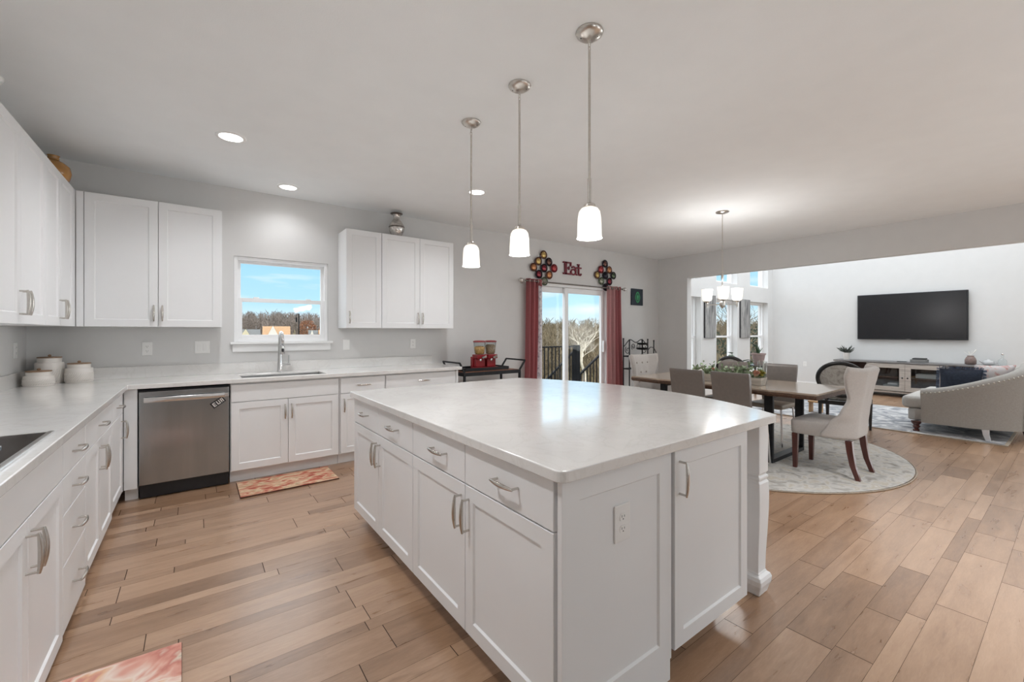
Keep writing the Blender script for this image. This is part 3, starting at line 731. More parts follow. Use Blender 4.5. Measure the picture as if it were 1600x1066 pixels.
sd = thing('smoke_detector', 'small round white detector on the ceiling above the left cabinets', 'detector', (-.925, 3.64, ZC - .03))
bm = new(); lathe(bm, [(.058, ZC - .0005), (.058, ZC - .012), (.05, ZC - .03), (.03, ZC - .038), (0, ZC - .039)], (-.925, 3.64, 0), 24); obj('housing', bm, M_PLATE, sd, smooth=True, auto=40)
bm = new(); sphere(bm, (-.87, 3.61, ZC - .037), .006, 8); obj('indicator', bm, M_CLEAR, sd)

# ------------------------------------------------------------------ things on the counters and cabinets
M_CERAM = pm('white_ceramic', (0.74, 0.70, 0.655), 0.35, var=0.03, scale=8)
M_WOODLID = pm('dark_wood_lid', (0.30, 0.185, 0.11), 0.5, var=0.2, scale=10, stretch=(1, 8, 1))
def canister(label, c, r, h, hl):
    t = thing('canister', label, 'canister', (c[0], c[1], .9155), group='textured white canisters')
    bm = new(); n = 48; rings = []
    prof = [(r * .96, 0), (r, .006), (r, h - .012), (r * .97, h), (r * .86, h + .002)]
    lathe(bm, [(a, .9155 + z) for a, z in prof], (c[0], c[1], 0), 40); bd = obj('body', bm, M_CERAM, t, smooth=True, auto=40)
    bm = new()   # raised diagonal ribs
    for k in range(40):
        a0 = 2 * PI * k / 40
        tube(bm, [(c[0] + (r + .0006) * math.cos(a0 + .55 * q), c[1] + (r + .0006) * math.sin(a0 + .55 * q), .9155 + .012 + (h * .68 - .012) * q) for q in (0, .25, .5, .75, 1)], .0022, 5)
    obj('ribs', bm, M_CERAM, bd, smooth=True)
    bm = new(); z = .9155 + h
    lathe(bm, [(r * .82, z + .0021), (r * .84, z + hl), (r * .8, z + hl + .002)], (c[0], c[1], 0), 36); ld = obj('lid', bm, M_CERAM, t, smooth=True, auto=40)
    bm = new(); z += hl + .0022; lathe(bm, [(r * .85, z), (r * .85, z + .007), (r * .5, z + .009)], (c[0], c[1], 0), 36)
    sphere(bm, (c[0], c[1], z + .017), .011, 12, .9); obj('lid_knob', bm, M_WOODLID, ld, smooth=True, auto=40)
    return t
canister('shortest white ribbed canister at the front of the trio', (-.955, 4.745), .083, .075, .030)
canister('tallest white ribbed canister in the corner behind the short one', (-.935, 4.94), .083, .165, .035)
canister('mid-height white ribbed canister on the right of the trio', (-.760, 4.895), .083, .115, .032)

M_AMBER = pm('amber_glaze', (0.36, 0.17, 0.035), 0.22, var=0.25, scale=9, coat=0.5)
jg = thing('jug', 'amber glazed jug with a loop handle on top of the left cabinets', 'jug', (-.842, 4.55, ZT))
bm = new(); jc = (-.842, 4.55, ZT + .0005)
lathe(bm, [(.06, 0), (.085, .02), (.098, .07), (.09, .115), (.06, .145), (.032, .158), (.03, .185), (.036, .19), (.028, .192), (.025, .16)], jc, 28); obj('body', bm, M_AMBER, jg, smooth=True, auto=60)
bm = new(); tube(bm, [(jc[0] + .02, jc[1] + .05 + q, jc[2] + z) for q, z in ((.0, .14), (.045, .138), (.062, .11), (.06, .075), (.038, .05))], .011, 10); obj('handle', bm, M_AMBER, jg, smooth=True)
M_MERC = pm('mercury_glass', (0.62, 0.59, 0.56), 0.15, 0.85, var=0.35, scale=25, bump=.2)
M_DKSIL = pm('dark_silver', (0.16, 0.14, 0.125), 0.35, 0.7, var=0.2, scale=25)
vs = thing('vase', 'silver mercury glass vase with dark bands on top of the right wall cabinets', 'vase', (1.915, 4.87, ZT))
vc = (1.915, 4.87, ZT + .0005)
bm = new(); lathe(bm, [(.04, 0), (.055, .02), (.085, .08), (.09, .12), (.085, .15), (.055, .2), (.037, .225), (.037, .25), (.05, .275), (.062, .285), (.058, .287), (.03, .25)], vc, 28); vb = obj('body', bm, M_MERC, vs, smooth=True, auto=60)
bm = new(); lathe(bm, [(.0885, .118), (.0915, .122), (.0915, .132), (.087, .136)], vc, 28, False); obj('band', bm, M_DKSIL, vs, smooth=True)
bm = new(); lathe(bm, [(.045, .272), (.07, .284), (.071, .290), (.05, .289)], vc, 28, False); obj('rim', bm, M_DKSIL, vs, smooth=True)

# ------------------------------------------------------------------ floor mats
M_MAT1 = ramp_mat('floral_mat_red', [(0.30, (0.24, 0.035, 0.018)), (0.40, (0.40, 0.085, 0.05)), (0.45, (0.52, 0.24, 0.15)), (0.50, (0.66, 0.50, 0.34)), (0.55, (0.40, 0.30, 0.17)), (0.60, (0.58, 0.24, 0.16)), (0.68, (0.36, 0.06, 0.035))], 0.8, scale=5, detail=7, stretch=(1, 3, 1), dist=1.3)
M_MAT2 = ramp_mat('floral_mat_pink', [(0.28, (0.07, 0.10, 0.05)), (0.35, (0.62, 0.52, 0.42)), (0.41, (0.50, 0.19, 0.15)), (0.46, (0.62, 0.32, 0.25)), (0.51, (0.72, 0.60, 0.52)), (0.56, (0.66, 0.40, 0.25)), (0.61, (0.54, 0.23, 0.19)), (0.68, (0.70, 0.54, 0.50))], 0.8, scale=4.2, detail=4, stretch=(1, 1.4, 1), dist=.6)
M_MATB = pm('mat_backing', (0.10, 0.035, 0.025), 0.9, var=0.1)
def mat_rug(label, pts, m):
    cxm = sum(p[0] for p in pts) / 4; cym = sum(p[1] for p in pts) / 4
    t = thing('floor_mat', label, 'mat', (cxm, cym, 0))
    def inset(k): return [(cxm + (x - cxm) * k, cym + (y - cym) * k) for x, y in pts]
    bm = new(); prism(bm, pts, lambda a, b, d: V(a, b, d), .0008, .009); obj('backing', bm, M_MATB, t, bevel=.003)
    bm = new(); prism(bm, inset(.992), lambda a, b, d: V(a, b, d), .0092, .013); obj('printed_top', bm, m, t, bevel=.002)
mat_rug('red and cream floral mat in front of the sink cabinet', [(.285, 3.998), (1.04, 4.005), (1.04, 4.42), (.285, 4.412)], M_MAT1)
mat_rug('pink floral mat on the floor in the lower left corner', [(-.43, 1.52), (-.03, 1.50), (-.045, 2.285), (-.43, 2.30)], M_MAT2)

# ------------------------------------------------------------------ bar cart with cereal dispenser
M_IRON = pm('black_iron', (0.018, 0.019, 0.022), 0.45, 0.4, var=0.2, scale=30)
M_CARTW = pm('red_brown_wood', (0.20, 0.075, 0.038), 0.42, var=0.3, scale=6, stretch=(2, 14, 2))
bc = thing('bar_cart', 'black metal bar cart with a red-brown wooden top by the wall', 'cart', (3.07, 4.72, 0))
X0, X1, Y0, Y1 = 2.62, 3.49, 4.50, 4.95
bm = new(); bx(bm, X0 + .02, X1 - .02, Y0 + .02, Y1 - .02, .80, .828); obj('top_shelf', bm, M_CARTW, bc, bevel=.002)
bm = new(); bx(bm, X0 + .02, X1 - .02, Y0 + .02, Y1 - .02, .24, .266); obj('lower_shelf', bm, M_CARTW, bc, bevel=.002)
bm = new()
for z in (.80, .24):
    bx(bm, X0, X1, Y0, Y0 + .019, z - .02, z + .024); bx(bm, X0, X1, Y1 - .019, Y1, z - .02, z + .024)
    bx(bm, X0, X0 + .019, Y0 + .019, Y1 - .019, z - .02, z + .024); bx(bm, X1 - .019, X1, Y0 + .019, Y1 - .019, z - .02, z + .024)
obj('frame', bm, M_IRON, bc)
for x in (X0 - .001, X1 - .024):
    for y in (Y0 - .001, Y1 - .024):
        bm = new(); bx(bm, x, x + .025, y, y + .025, .07, .80); lg = obj('leg', bm, M_IRON, bc)
        bm = new(); cyl(bm, (x + .012, y + .002, .035), (x + .012, y + .023, .035), .034, 14); obj('caster', bm, M_BLACKPL, lg, smooth=True, auto=40)
for xb, xt in ((X0 + .01, X0 - .055), (X1 - .01, X1 + .08)):
    bm = new(); P_ = [V(xb, Y0 + .01, .825), V(xt, Y0 + .01, .945), V(xt, Y1 - .01, .945), V(xb, Y1 - .01, .825)]
    for a, b in zip(P_, P_[1:]): bar(bm, a, b, .02, .02)
    obj('handle', bm, M_IRON, bc, bevel=.002)
ty = thing('serving_tray', 'black serving tray with raised rim on the bar cart', 'tray', (3.06, 4.73, .842))
bm = new(); bx(bm, 2.70, 3.36, 4.60, 4.90, .8285, .837); obj('base', bm, M_IRON, ty)
bm = new(); R_ = [(2.70, 4.60), (3.36, 4.60), (3.36, 4.90), (2.70, 4.90)]
for (a, b), (c, d) in zip(R_, R_[1:] + R_[:1]): bar(bm, (a, b, .852), (c, d, .852), .014, .034)
obj('rim', bm, M_IRON, ty)
M_RED = pm('dark_red_plastic', (0.26, 0.012, 0.018), 0.3, var=0.08, coat=0.3)
M_CHROME = pm('chrome', (0.75, 0.75, 0.76), 0.12, 1.0, var=0.02)
M_CEREAL1 = ramp_mat('golden_cereal', [(0.1, (0.32, 0.15, 0.03)), (0.5, (0.58, 0.33, 0.10)), (0.9, (0.70, 0.46, 0.18))], 0.9, tex='voronoi', scale=60)
M_CEREAL2 = ramp_mat('brown_cereal', [(0.1, (0.20, 0.11, 0.06)), (0.5, (0.42, 0.30, 0.19)), (0.9, (0.50, 0.38, 0.26))], 0.9, tex='voronoi', scale=60)
cd = thing('cereal_dispenser', 'red double cereal dispenser with clear canisters on the tray', 'dispenser', (3.07, 4.72, .85))
bm = new()
bx(bm, 2.90, 3.24, 4.65, 4.82, .8375, .868); bx(bm, 2.90, 3.24, 4.765, 4.82, .868, 1.0)
for x in (2.985, 3.155): bx(bm, x - .072, x + .072, 4.66, 4.80, .975, 1.03); bx(bm, x - .068, x + .068, 4.70, 4.764, .868, .974)
obj('base', bm, M_RED, cd, bevel=.008)
for k, (x, cm) in enumerate(((2.985, M_CEREAL1), (3.155, M_CEREAL2))):
    c = (x, 4.73, 0)
    bm = new(); lathe(bm, [(.052, 1.031), (.066, 1.05), (.08, 1.19), (.078, 1.19), (.064, 1.052), (.05, 1.033)], c, 24, False); cn = obj('canister', bm, M_CLEAR, cd, smooth=True)
    bm = new(); lathe(bm, [(.049, 1.034), (.063, 1.053), (.072, 1.125 + .02 * k), (.04, 1.14 + .02 * k), (0, 1.138 + .02 * k)], c, 20); obj('cereal', bm, cm, cn, smooth=True)
    bm = new(); lathe(bm, [(.084, 1.1905), (.085, 1.205), (.06, 1.214), (0, 1.216)], c, 24); obj('lid', bm, M_RED, cd, smooth=True, auto=40)
    bm = new(); lathe(bm, [(.03, .974), (.034, .955), (.025, .925), (.02, .924)], c, 16); cyl(bm, (x, 4.655, 1.0), (x, 4.62, 1.0), .008, 10); obx(bm, (x, 4.615, 1.0), (.032, 0, .01), (0, .006, 0), (-.004, 0, .012)); obj('dial', bm, M_CHROME, cd, smooth=True, auto=40)

# ------------------------------------------------------------------ curtains, rod and wall decoration around the sliding door
M_CURT = translucent_mat('red_curtain_fabric', (0.50, 0.185, 0.195), 0.45, var=0.1, scale=80)
M_CURT_LIT = translucent_mat('backlit_pink_fabric', (0.70, 0.44, 0.44), 0.6, var=0.12, scale=60)  # daylight coming through the cloth is put into this paler pink
M_LINING = ramp_mat('speckled_lining', [(0.3, (0.30, 0.28, 0.33)), (0.45, (0.62, 0.60, 0.64)), (0.6, (0.78, 0.76, 0.78)), (0.8, (0.45, 0.42, 0.47))], 0.9, scale=26, detail=5)
def drape(name, mat, parent, x0, x1, z0, z1, waves, amp, y, bot=(0, 0), n=72):
    bm = new(); rows = 16; g = []
    for r in range(rows + 1):
        t = r / rows; row = []
        for i in range(n + 1):
            s = i / n
            a, b = x0 + bot[0] * (1 - t) ** 1.5, x1 + bot[1] * (1 - t) ** 1.5
            row.append(bm.verts.new((a + (b - a) * s + .006 * math.sin(3 * t + 5 * s), y + amp * (.75 + .35 * (1 - t)) * math.sin(2 * PI * waves * s + .6 * math.sin(2.2 * t)), z0 + (z1 - z0) * t)))
        g.append(row)
    for r in range(rows):
        for i in range(n): bm.faces.new((g[r][i], g[r][i + 1], g[r + 1][i + 1], g[r + 1][i]))
    return obj(name, bm, mat, parent, smooth=True, solid=.0025)
def grommets(parent, xs, y, z):
    for x in xs:
        bm = new(); tube(bm, [(x + .0, y + .024 * math.cos(q), z + .024 * math.sin(q)) for q in [2 * PI * i / 16 for i in range(16)]], .006, 6, closed=True); obj('grommet', bm, M_NICKEL, parent, smooth=True)
cu = thing('curtain', 'red curtain left of the sliding door with a speckled pale inner edge', 'curtain', (4.1, 4.955, .03), group='red curtains')
drape('panel', M_CURT, cu, 3.955, 4.165, .03, 2.125, 2.5, .036, 4.955, (-.05, -.03), 60)
drape('lining', M_LINING, cu, 4.165, 4.262, .03, 2.03, 1.0, .022, 4.96, (-.03, .01), 30)
drape('top_fold', M_CURT, cu, 4.15, 4.262, 2.02, 2.125, 1.0, .026, 4.957, n=30)
grommets(cu, (4.0, 4.085, 4.17, 4.24), 4.955, 2.09)
cu = thing('curtain', 'red curtain right of the sliding door glowing pink from daylight', 'curtain', (5.93, 4.955, .03), group='red curtains')
drape('panel', M_CURT, cu, 5.925, 6.095, .03, 2.125, 2.0, .036, 4.955, (.01, .11), 50)
drape('backlit_edge', M_CURT_LIT, cu, 5.752, 5.925, .03, 2.125, 1.75, .03, 4.957, (.0, .01), 44)  # strip coloured as the backlit part of the same red curtain
grommets(cu, (5.78, 5.86, 5.95, 6.03), 4.955, 2.09)
rd = thing('curtain_rod', 'thin nickel curtain rod with crystal finials above the sliding door', 'curtain rod', (5.03, 4.955, 2.09))
bm = new(); cyl(bm, (3.90, 4.955, 2.09), (6.16, 4.955, 2.09), .011, 12); obj('rod', bm, M_DKSIL, rd, smooth=True, auto=40)
for x, s in ((3.90, -1), (6.16, 1)):
    bm = new(); cyl(bm, (x, 4.955, 2.09), (x + s * .025, 4.955, 2.09), .018, 12); sphere(bm, (x + s * .055, 4.955, 2.09), .036, 10); obj('finial', bm, M_MERC, rd, smooth=False)
for x in (3.93, 6.13):
    bm = new(); bar(bm, (x, 4.955, 2.075), (x, 5.0495, 2.075), .014, .014); cyl(bm, (x, 5.044, 2.075), (x, 5.0495, 2.075), .025, 12); obj('bracket', bm, M_NICKEL, rd)

def pdisc(col, nm): return pm(nm, col, 0.3, 0.75, var=0.15, scale=20)
DC = {'gold': pdisc((0.50, 0.35, 0.13), 'gold_enamel'), 'copper': pdisc((0.45, 0.2, 0.09), 'copper_enamel'), 'wine': pdisc((0.20, 0.03, 0.04), 'wine_enamel'),
      'red': pdisc((0.36, 0.06, 0.06), 'red_enamel'), 'dark': pdisc((0.03, 0.025, 0.035), 'dark_enamel'), 'green': pdisc((0.10, 0.13, 0.08), 'green_enamel'),
      'sage': pdisc((0.28, 0.28, 0.22), 'sage_enamel'), 'brown': pdisc((0.13, 0.065, 0.05), 'brown_enamel')}
M_MIRROR = pm('small_mirror', (0.82, 0.78, 0.72), 0.12, 1.0, var=0.05)
def disc_ornament(label, c, cols):
    t = thing('wall_disc_sculpture', label, 'wall decoration', (c[0], 5.03, c[1]), group='metal disc wall sculptures')
    P_ = [(-.015, .205), (-.12, .095), (.095, .105), (-.215, -.005), (-.005, 0), (.205, .015), (-.11, -.105), (.10, -.10), (.0, -.205)]
    bm = new()
    for i, j in ((0, 1), (0, 2), (1, 3), (1, 4), (2, 4), (2, 5), (3, 6), (4, 6), (4, 7), (5, 7), (6, 8), (7, 8)):
        (a, b), (d, e2) = P_[i], P_[j]
        tube(bm, [(c[0] + a, 5.038, c[1] + b), (c[0] + d, 5.038, c[1] + e2)], .005, 6)
    obj('wire_frame', bm, M_IRON, t)
    for (a, b), k in zip(P_, cols):
        o_ = V(c[0] + a, 0, c[1] + b)
        def L_(pr, n=20):
            b2 = new(); skin_rings(b2, [ring(b2, o_ + V(0, y, 0), V(q, 0, 0), V(0, 0, q), n) for q, y in pr]); return b2
        d = obj('disc', L_([(.03, 5.044), (.064, 5.030), (.068, 5.012), (.060, 5.008), (.052, 5.016), (.001, 5.022)]), DC[{'gold': 'brown', 'copper': 'brown', 'sage': 'green', 'red': 'wine'}.get(k, 'dark')], t, smooth=True, auto=60)
        obj('dome', L_([(.050, 5.0165), (.045, 5.009), (.030, 5.002), (.001, 4.999)]), DC[k], d, smooth=True)
disc_ornament('diamond of nine metal discs left of the red word sign', (4.355, 2.318), ['gold', 'gold', 'brown', 'copper', 'wine', 'red', 'wine', 'copper', 'sage'])
disc_ornament('diamond of nine metal discs right of the red word sign', (5.775, 2.314), ['brown', 'red', 'copper', 'gold', 'dark', 'green', 'sage', 'wine', 'dark'])

M_SIGN = pm('wine_red_wood', (0.17, 0.018, 0.032), 0.55, var=0.15, scale=20)
sg = thing('word_sign', 'dark red wooden sign of the word Eat above the sliding door', 'sign', (4.985, 5.04, 2.36))
def strokes(segs, y0=5.022, y1=5.049):
    bm = new()
    for x0, x1, z0, z1 in segs: bx(bm, x0, x1, y0, y1, z0, z1)
    return bm
zb_ = 2.262
def seg(x, segs): return [(x + a, x + b, zb_ + c, zb_ + d) for a, b, c, d in segs]
obj('letter', strokes(seg(4.785, [(.02, .065, 0, .205), (-.012, .165, .182, .205), (-.012, .17, 0, .024), (.065, .12, .096, .116), (.145, .165, .14, .182), (.15, .17, .024, .066), (.11, .125, .078, .134)])), M_SIGN, sg)
bm = new(); xa = 5.005
ov = [(xa + .052 * math.cos(q), 5.036, zb_ + .05 + .042 * math.sin(q)) for q in [2 * PI * i / 24 for i in range(24)]]
tube(bm, ov, .014, 8, closed=True, flat=.9)
tube(bm, [(xa + .052, 5.036, zb_ + .012), (xa + .055, 5.036, zb_ + .09), (xa + .04, 5.036, zb_ + .128), (xa, 5.036, zb_ + .14), (xa - .04, 5.036, zb_ + .122)], .015, 8, flat=.9)
tube(bm, [(xa + .052, 5.036, zb_ + .03), (xa + .065, 5.036, zb_ + .012), (xa + .09, 5.036, zb_ + .012)], .013, 8); obj('letter', bm, M_SIGN, sg, smooth=True)
bm = new(); xt_ = 5.125
tube(bm, [(xt_, 5.036, zb_ + .185), (xt_, 5.036, zb_ + .04), (xt_ + .015, 5.036, zb_ + .014), (xt_ + .045, 5.036, zb_ + .012), (xt_ + .06, 5.036, zb_ + .03)], .017, 8)
bx(bm, xt_ - .05, xt_ + .06, 5.022, 5.049, zb_ + .115, zb_ + .137); bx(bm, xt_ - .03, xt_ + .02, 5.022, 5.049, zb_ + .172, zb_ + .19); obj('letter', bm, M_SIGN, sg, smooth=True, auto=40)

M_NAVY = pm('dark_teal_canvas', (0.012, 0.02, 0.032), 0.7, var=0.2)
M_GREEN = pm('green_paint', (0.02, 0.26, 0.09), 0.6, var=0.3, scale=30)  # brighter green of the leaf motif
M_DKGR = pm('deep_green_paint', (0.01, 0.07, 0.04), 0.6, var=0.3, scale=30)
ar = thing('wall_canvas', 'small dark canvas with a green leaf shape on the back wall', 'picture', (6.67, 5.04, 1.98))
bm = new(); bx(bm, 6.505, 6.838, 5.022, 5.0485, 1.825, 2.135); obj('canvas', bm, M_NAVY, ar, bevel=.003)
def leafpoly(cx_, cz, w, h): return [(cx_ + w * math.sin(2 * PI * i / 24) * (1 - .25 * abs(math.cos(2 * PI * i / 24))), cz + h * math.cos(2 * PI * i / 24)) for i in range(24)]
for k, (w, h, m) in enumerate(((.075, .105, M_GREEN), (.055, .08, M_DKGR), (.032, .05, M_GREEN))):
    bm = new(); prism(bm, leafpoly(6.675, 1.975, w, h), lambda a, b, d: V(a, d, b), 5.0215 - .0012 * (k + 1), 5.0213 - .0012 * k); obj('leaf_motif', bm, m, ar)

# ------------------------------------------------------------------ dining table and chairs
M_RUG = ramp_mat('faded_grey_rug', [(0.28, (0.26, 0.24, 0.21)), (0.42, (0.40, 0.385, 0.36)), (0.52, (0.52, 0.505, 0.48)), (0.62, (0.44, 0.40, 0.33)), (0.75, (0.56, 0.545, 0.52))], 0.95, scale=11, detail=14, dist=.6, bump=.3)
M_RUGB = pm('rug_binding', (0.36, 0.30, 0.235), 0.95, var=0.12, scale=60)
rg = thing('round_rug', 'round faded grey rug under the dining table', 'rug', (5.13, 2.53, 0))
bm = new(); lathe(bm, [(1.60, .001), (1.605, .012)], (5.13, 2.53, 0), 96); obj('pile', bm, M_RUG, rg)
bm = new(); tube(bm, [(5.13 + 1.615 * math.cos(2 * PI * i / 96), 2.53 + 1.615 * math.sin(2 * PI * i / 96),   .0065) for i in range(96)], .0055, 8, closed=True); obj('binding', bm, M_RUGB, rg, smooth=True)

M_TABLE = pm('walnut_tabletop', (0.46, 0.37, 0.29), 0.2, var=0.2, scale=5, stretch=(10, 1, 1), coat=0.5)
M_BARK = pm('dark_live_edge', (0.10, 0.05, 0.028), 0.6, var=0.5, scale=14, stretch=(3, 3, 8), bump=.5)
dt = thing('dining_table', 'live-edge wooden dining table on black metal frame legs', 'table', (5.03, 2.495, .012))
rt = random.Random(5)
def edge(z, k):
    P_ = []; n = 26
    f = lambda s, ph: .012 * math.sin(5 * s + ph) + .008 * math.sin(13 * s + 2 * ph) + .004 * math.sin(31 * s + ph)
    for i in range(n + 1): s = i / n; P_.append((4.545 - k + f(s * 4, .3), 1.465 + 2.06 * s))
    for i in range(n + 1): s = 1 - i / n; P_.append((5.515 + k + f(s * 4, 2.1), 1.465 + 2.06 * s))
    return P_
bm = new(); prism(bm, edge(0, 0), lambda a, b, d: V(a, b, d), .735, .752); obj('tabletop', bm, M_TABLE, dt)
bm = new(); A_ = edge(0, .004); B_ = edge(0, .008); C_ = edge(0, -.008)
skin_rings(bm, [[bm.verts.new((x, y, .7348)) for x, y in A_], [bm.verts.new((x, y, .716)) for x, y in B_], [bm.verts.new((x, y, .694)) for x, y in C_]]); obj('live_edge', bm, M_BARK, dt)
for y in (1.90, 3.10):
    bm = new(); bx(bm, 4.62, 4.655, y - .04, y + .04, .0125, .6935); bx(bm, 5.385, 5.42, y - .04, y + .04, .0125, .6935); bx(bm, 4.655, 5.385, y - .04, y + .04, .0125, .05); bx(bm, 4.655, 5.385, y - .04, y + .04, .665, .6935)
    obj('leg_frame', bm, M_IRON, dt, bevel=.002)

M_LINEN = pm('cream_linen', (0.52, 0.49, 0.465), 0.9, var=0.05, scale=90, bump=.12, bscale=300, sheen=.2)
M_CHERRY = pm('dark_cherry_wood', (0.075, 0.018, 0.013), 0.3, var=0.3, scale=8, stretch=(6, 6, 1), coat=.3)
M_BUTTON = pm('tufting_button', (0.42, 0.37, 0.33), 0.9, var=0.05)
def interp(tab, t):
    for (a, *p), (b, *q) in zip(tab, tab[1:]):
        if t <= b: k = (t - a) / (b - a); k = k * k * (3 - 2 * k); return [x + (y - x) * k for x, y in zip(p, q)]
    return list(tab[-1][1:])
def wing_chair():
    r = thing('wingback_chair', 'cream tufted wingback dining chair at the near end of the table', 'chair', (0, 0, 0), group='cream wingback dining chairs')
    bm = new()
    R_ = []
    for z, i in ((.335, .006), (.345, .0), (.45, -.003), (.466, .006), (.474, .05)):
        P_ = []
        for cx_, cy_, a0 in ((.235, .265, 0), (-.235, .265, 90), (-.225, -.20, 180), (.225, -.20, 270)):
            for k in range(5):
                a = math.radians(a0 + 22.5 * k); q = .05
                sx = 1 if cx_ > 0 else -1; sy = 1 if cy_ > 0 else -1
                P_.append(bm.verts.new((cx_ - sx * (q + i) + q * math.cos(a), cy_ - sy * (q + i) + q * math.sin(a), z + (.012 if i > .04 else 0))))
        R_.append(P_)
    skin_rings(bm, R_); obj('seat', bm, M_LINEN, r, smooth=True, local=True, auto=35, bevel=.008)
    tab = [(0, .262, .23, -.215), (.2, .262, .17, -.222), (.36, .255, .085, -.232), (.56, .236, .05, -.25), (.72, .262, .085, -.268), (.86, .286, .105, -.285), (1.0, .288, .10, -.305)]
    bm = new(); nu, nt_ = 20, 18; g = []
    for j in range(nt_ + 1):
        t = j / nt_; W, fw, yb = interp(tab, t); row = []
        for i in range(nu + 1):
            s = -1 + 2 * i / nu; a = abs(s); sg_ = 1 if s > 0 else -1
            h = max(0, (a - .6) / .4); h = h * h * (3 - 2 * h)
            xx = W * (a if a < .6 else .6 + .4 * math.sin((a - .6) / .4 * PI / 2)) * sg_ * (1.0)
            zz = .345 + .655 * t + max(0, t - .7) / .3 * (.016 * h - .008)
            tuft = 0
            if a < .6 and t > .3: tuft = -.008 * max(0, math.cos(s * PI * 3.3)) * max(0, math.cos((t - .65) * 16))
            row.append(bm.verts.new((xx, yb + fw * h + tuft, zz)))
        g.append(row)
    for j in range(nt_):
        for i in range(nu): bm.faces.new((g[j][i], g[j][i + 1], g[j + 1][i + 1], g[j + 1][i]))
    b = obj('backrest', bm, M_LINEN, r, smooth=True, local=True, solid=.058, bevel=0, subd=1)
    for z in (.62, .75, .88):
        for x in ((-.12, 0, .12) if z != .75 else (-.06, .06)):
            W, fw, yb = interp(tab, (z - .345) / .655)
            bm = new(); tmp = V(x, yb + .033, z); skin_rings(bm, [ring(bm, tmp + V(0, q, 0), V(w, 0, 0), V(0, 0, w), 10) for w, q in ((.012, -.006), (.012, .002), (.006, .006))]); obj('button', bm, M_BUTTON, b, smooth=True, local=True)
    for sx in (-1, 1):
        bm = new(); pts = [(sx * .205, .225, .336), (sx * .203, .228, .0)]
        skin_rings(bm, [[bm.verts.new((x + a * h, y + c * h, z)) for a, c in ((-1, -1), (1, -1), (1, 1), (-1, 1))] for (x, y, z), h in zip(pts, (.025, .017))]); obj('leg', bm, M_CHERRY, r, local=True, bevel=.003)
        bm = new(); pts = [(sx * .195, -.195, .336), (sx * .197, -.205, .24), (sx * .2, -.225, .12), (sx * .204, -.265, .0)]
        skin_rings(bm, [[bm.verts.new((x + a * h, y + c * h, z)) for a, c in ((-1, -1), (1, -1), (1, 1), (-1, 1))] for (x, y, z), h in zip(pts, (.026, .024, .021, .018))]); obj('leg', bm, M_CHERRY, r, local=True, bevel=.003)
    return r
wc = wing_chair(); wc.location = (4.885, 1.455, .0125); wc.rotation_euler.z = 0
dup(wc, (5.09, 3.50, .0125), PI, 'cream tufted wingback dining chair at the far end of the table by the iron rack')

M_GREYV = pm('taupe_grey_leatherette', (0.19, 0.165, 0.148), 0.36, var=0.06, scale=30)
M_TAUPE = pm('taupe_seat', (0.38, 0.32, 0.26), 0.5, var=0.06, scale=30)
def side_chair():
    r = thing('dining_chair', 'grey dining chair on the island side of the table, nearer the camera', 'chair', (0, 0, 0), group='grey dining chairs')
    bm = new(); R_ = []
    for z, yb, w in ((.40, -.195, .178), (.55, -.205, .178), (.75, -.225, .182), (.88, -.245, .186), (.908, -.252, .186), (.918, -.258, .182)):
        t = .02 if z < .9 else (.018 if z < .91 else .010)
        P_ = []
        for k in range(9): s = -1 + 2 * k / 8; P_.append(bm.verts.new((w * s, yb - t + .018 * s * s, z)))
        for k in range(9): s = 1 - 2 * k / 8; P_.append(bm.verts.new((w * s, yb + t + .018 * s * s, z)))
        R_.append(P_)
    skin_rings(bm, R_); obj('backrest', bm, M_GREYV, r, smooth=True, local=True, auto=50)
    bm = new(); bx(bm, -.19, .19, -.172, .21, .425, .475); obj('seat', bm, M_TAUPE, r, local=True, bevel=.016, seg=3)
    for sx in (-1, 1):
        for sy in (-1, 1):
            bm = new(); cyl(bm, (sx * .165, .17 if sy > 0 else -.15, .424), (sx * .185, .20 if sy > 0 else -.20, 0.0), .010, 10); obj('leg', bm, M_CHROME, r, smooth=True, local=True, auto=40)
    return r
sc_ = side_chair(); sc_.location = (4.40, 2.06, .0137); sc_.rotation_euler.z = -PI / 2
dup(sc_, (4.40, 2.52, .0137), -PI / 2, 'grey dining chair on the island side of the table, farther from the camera')
dup(sc_, (5.52, 2.23, .0137), PI / 2, 'taupe grey dining chair across the table, nearer the media console')
dup(sc_, (5.52, 2.80, .0137), PI / 2, 'taupe grey dining chair across the table, behind the flower planter')

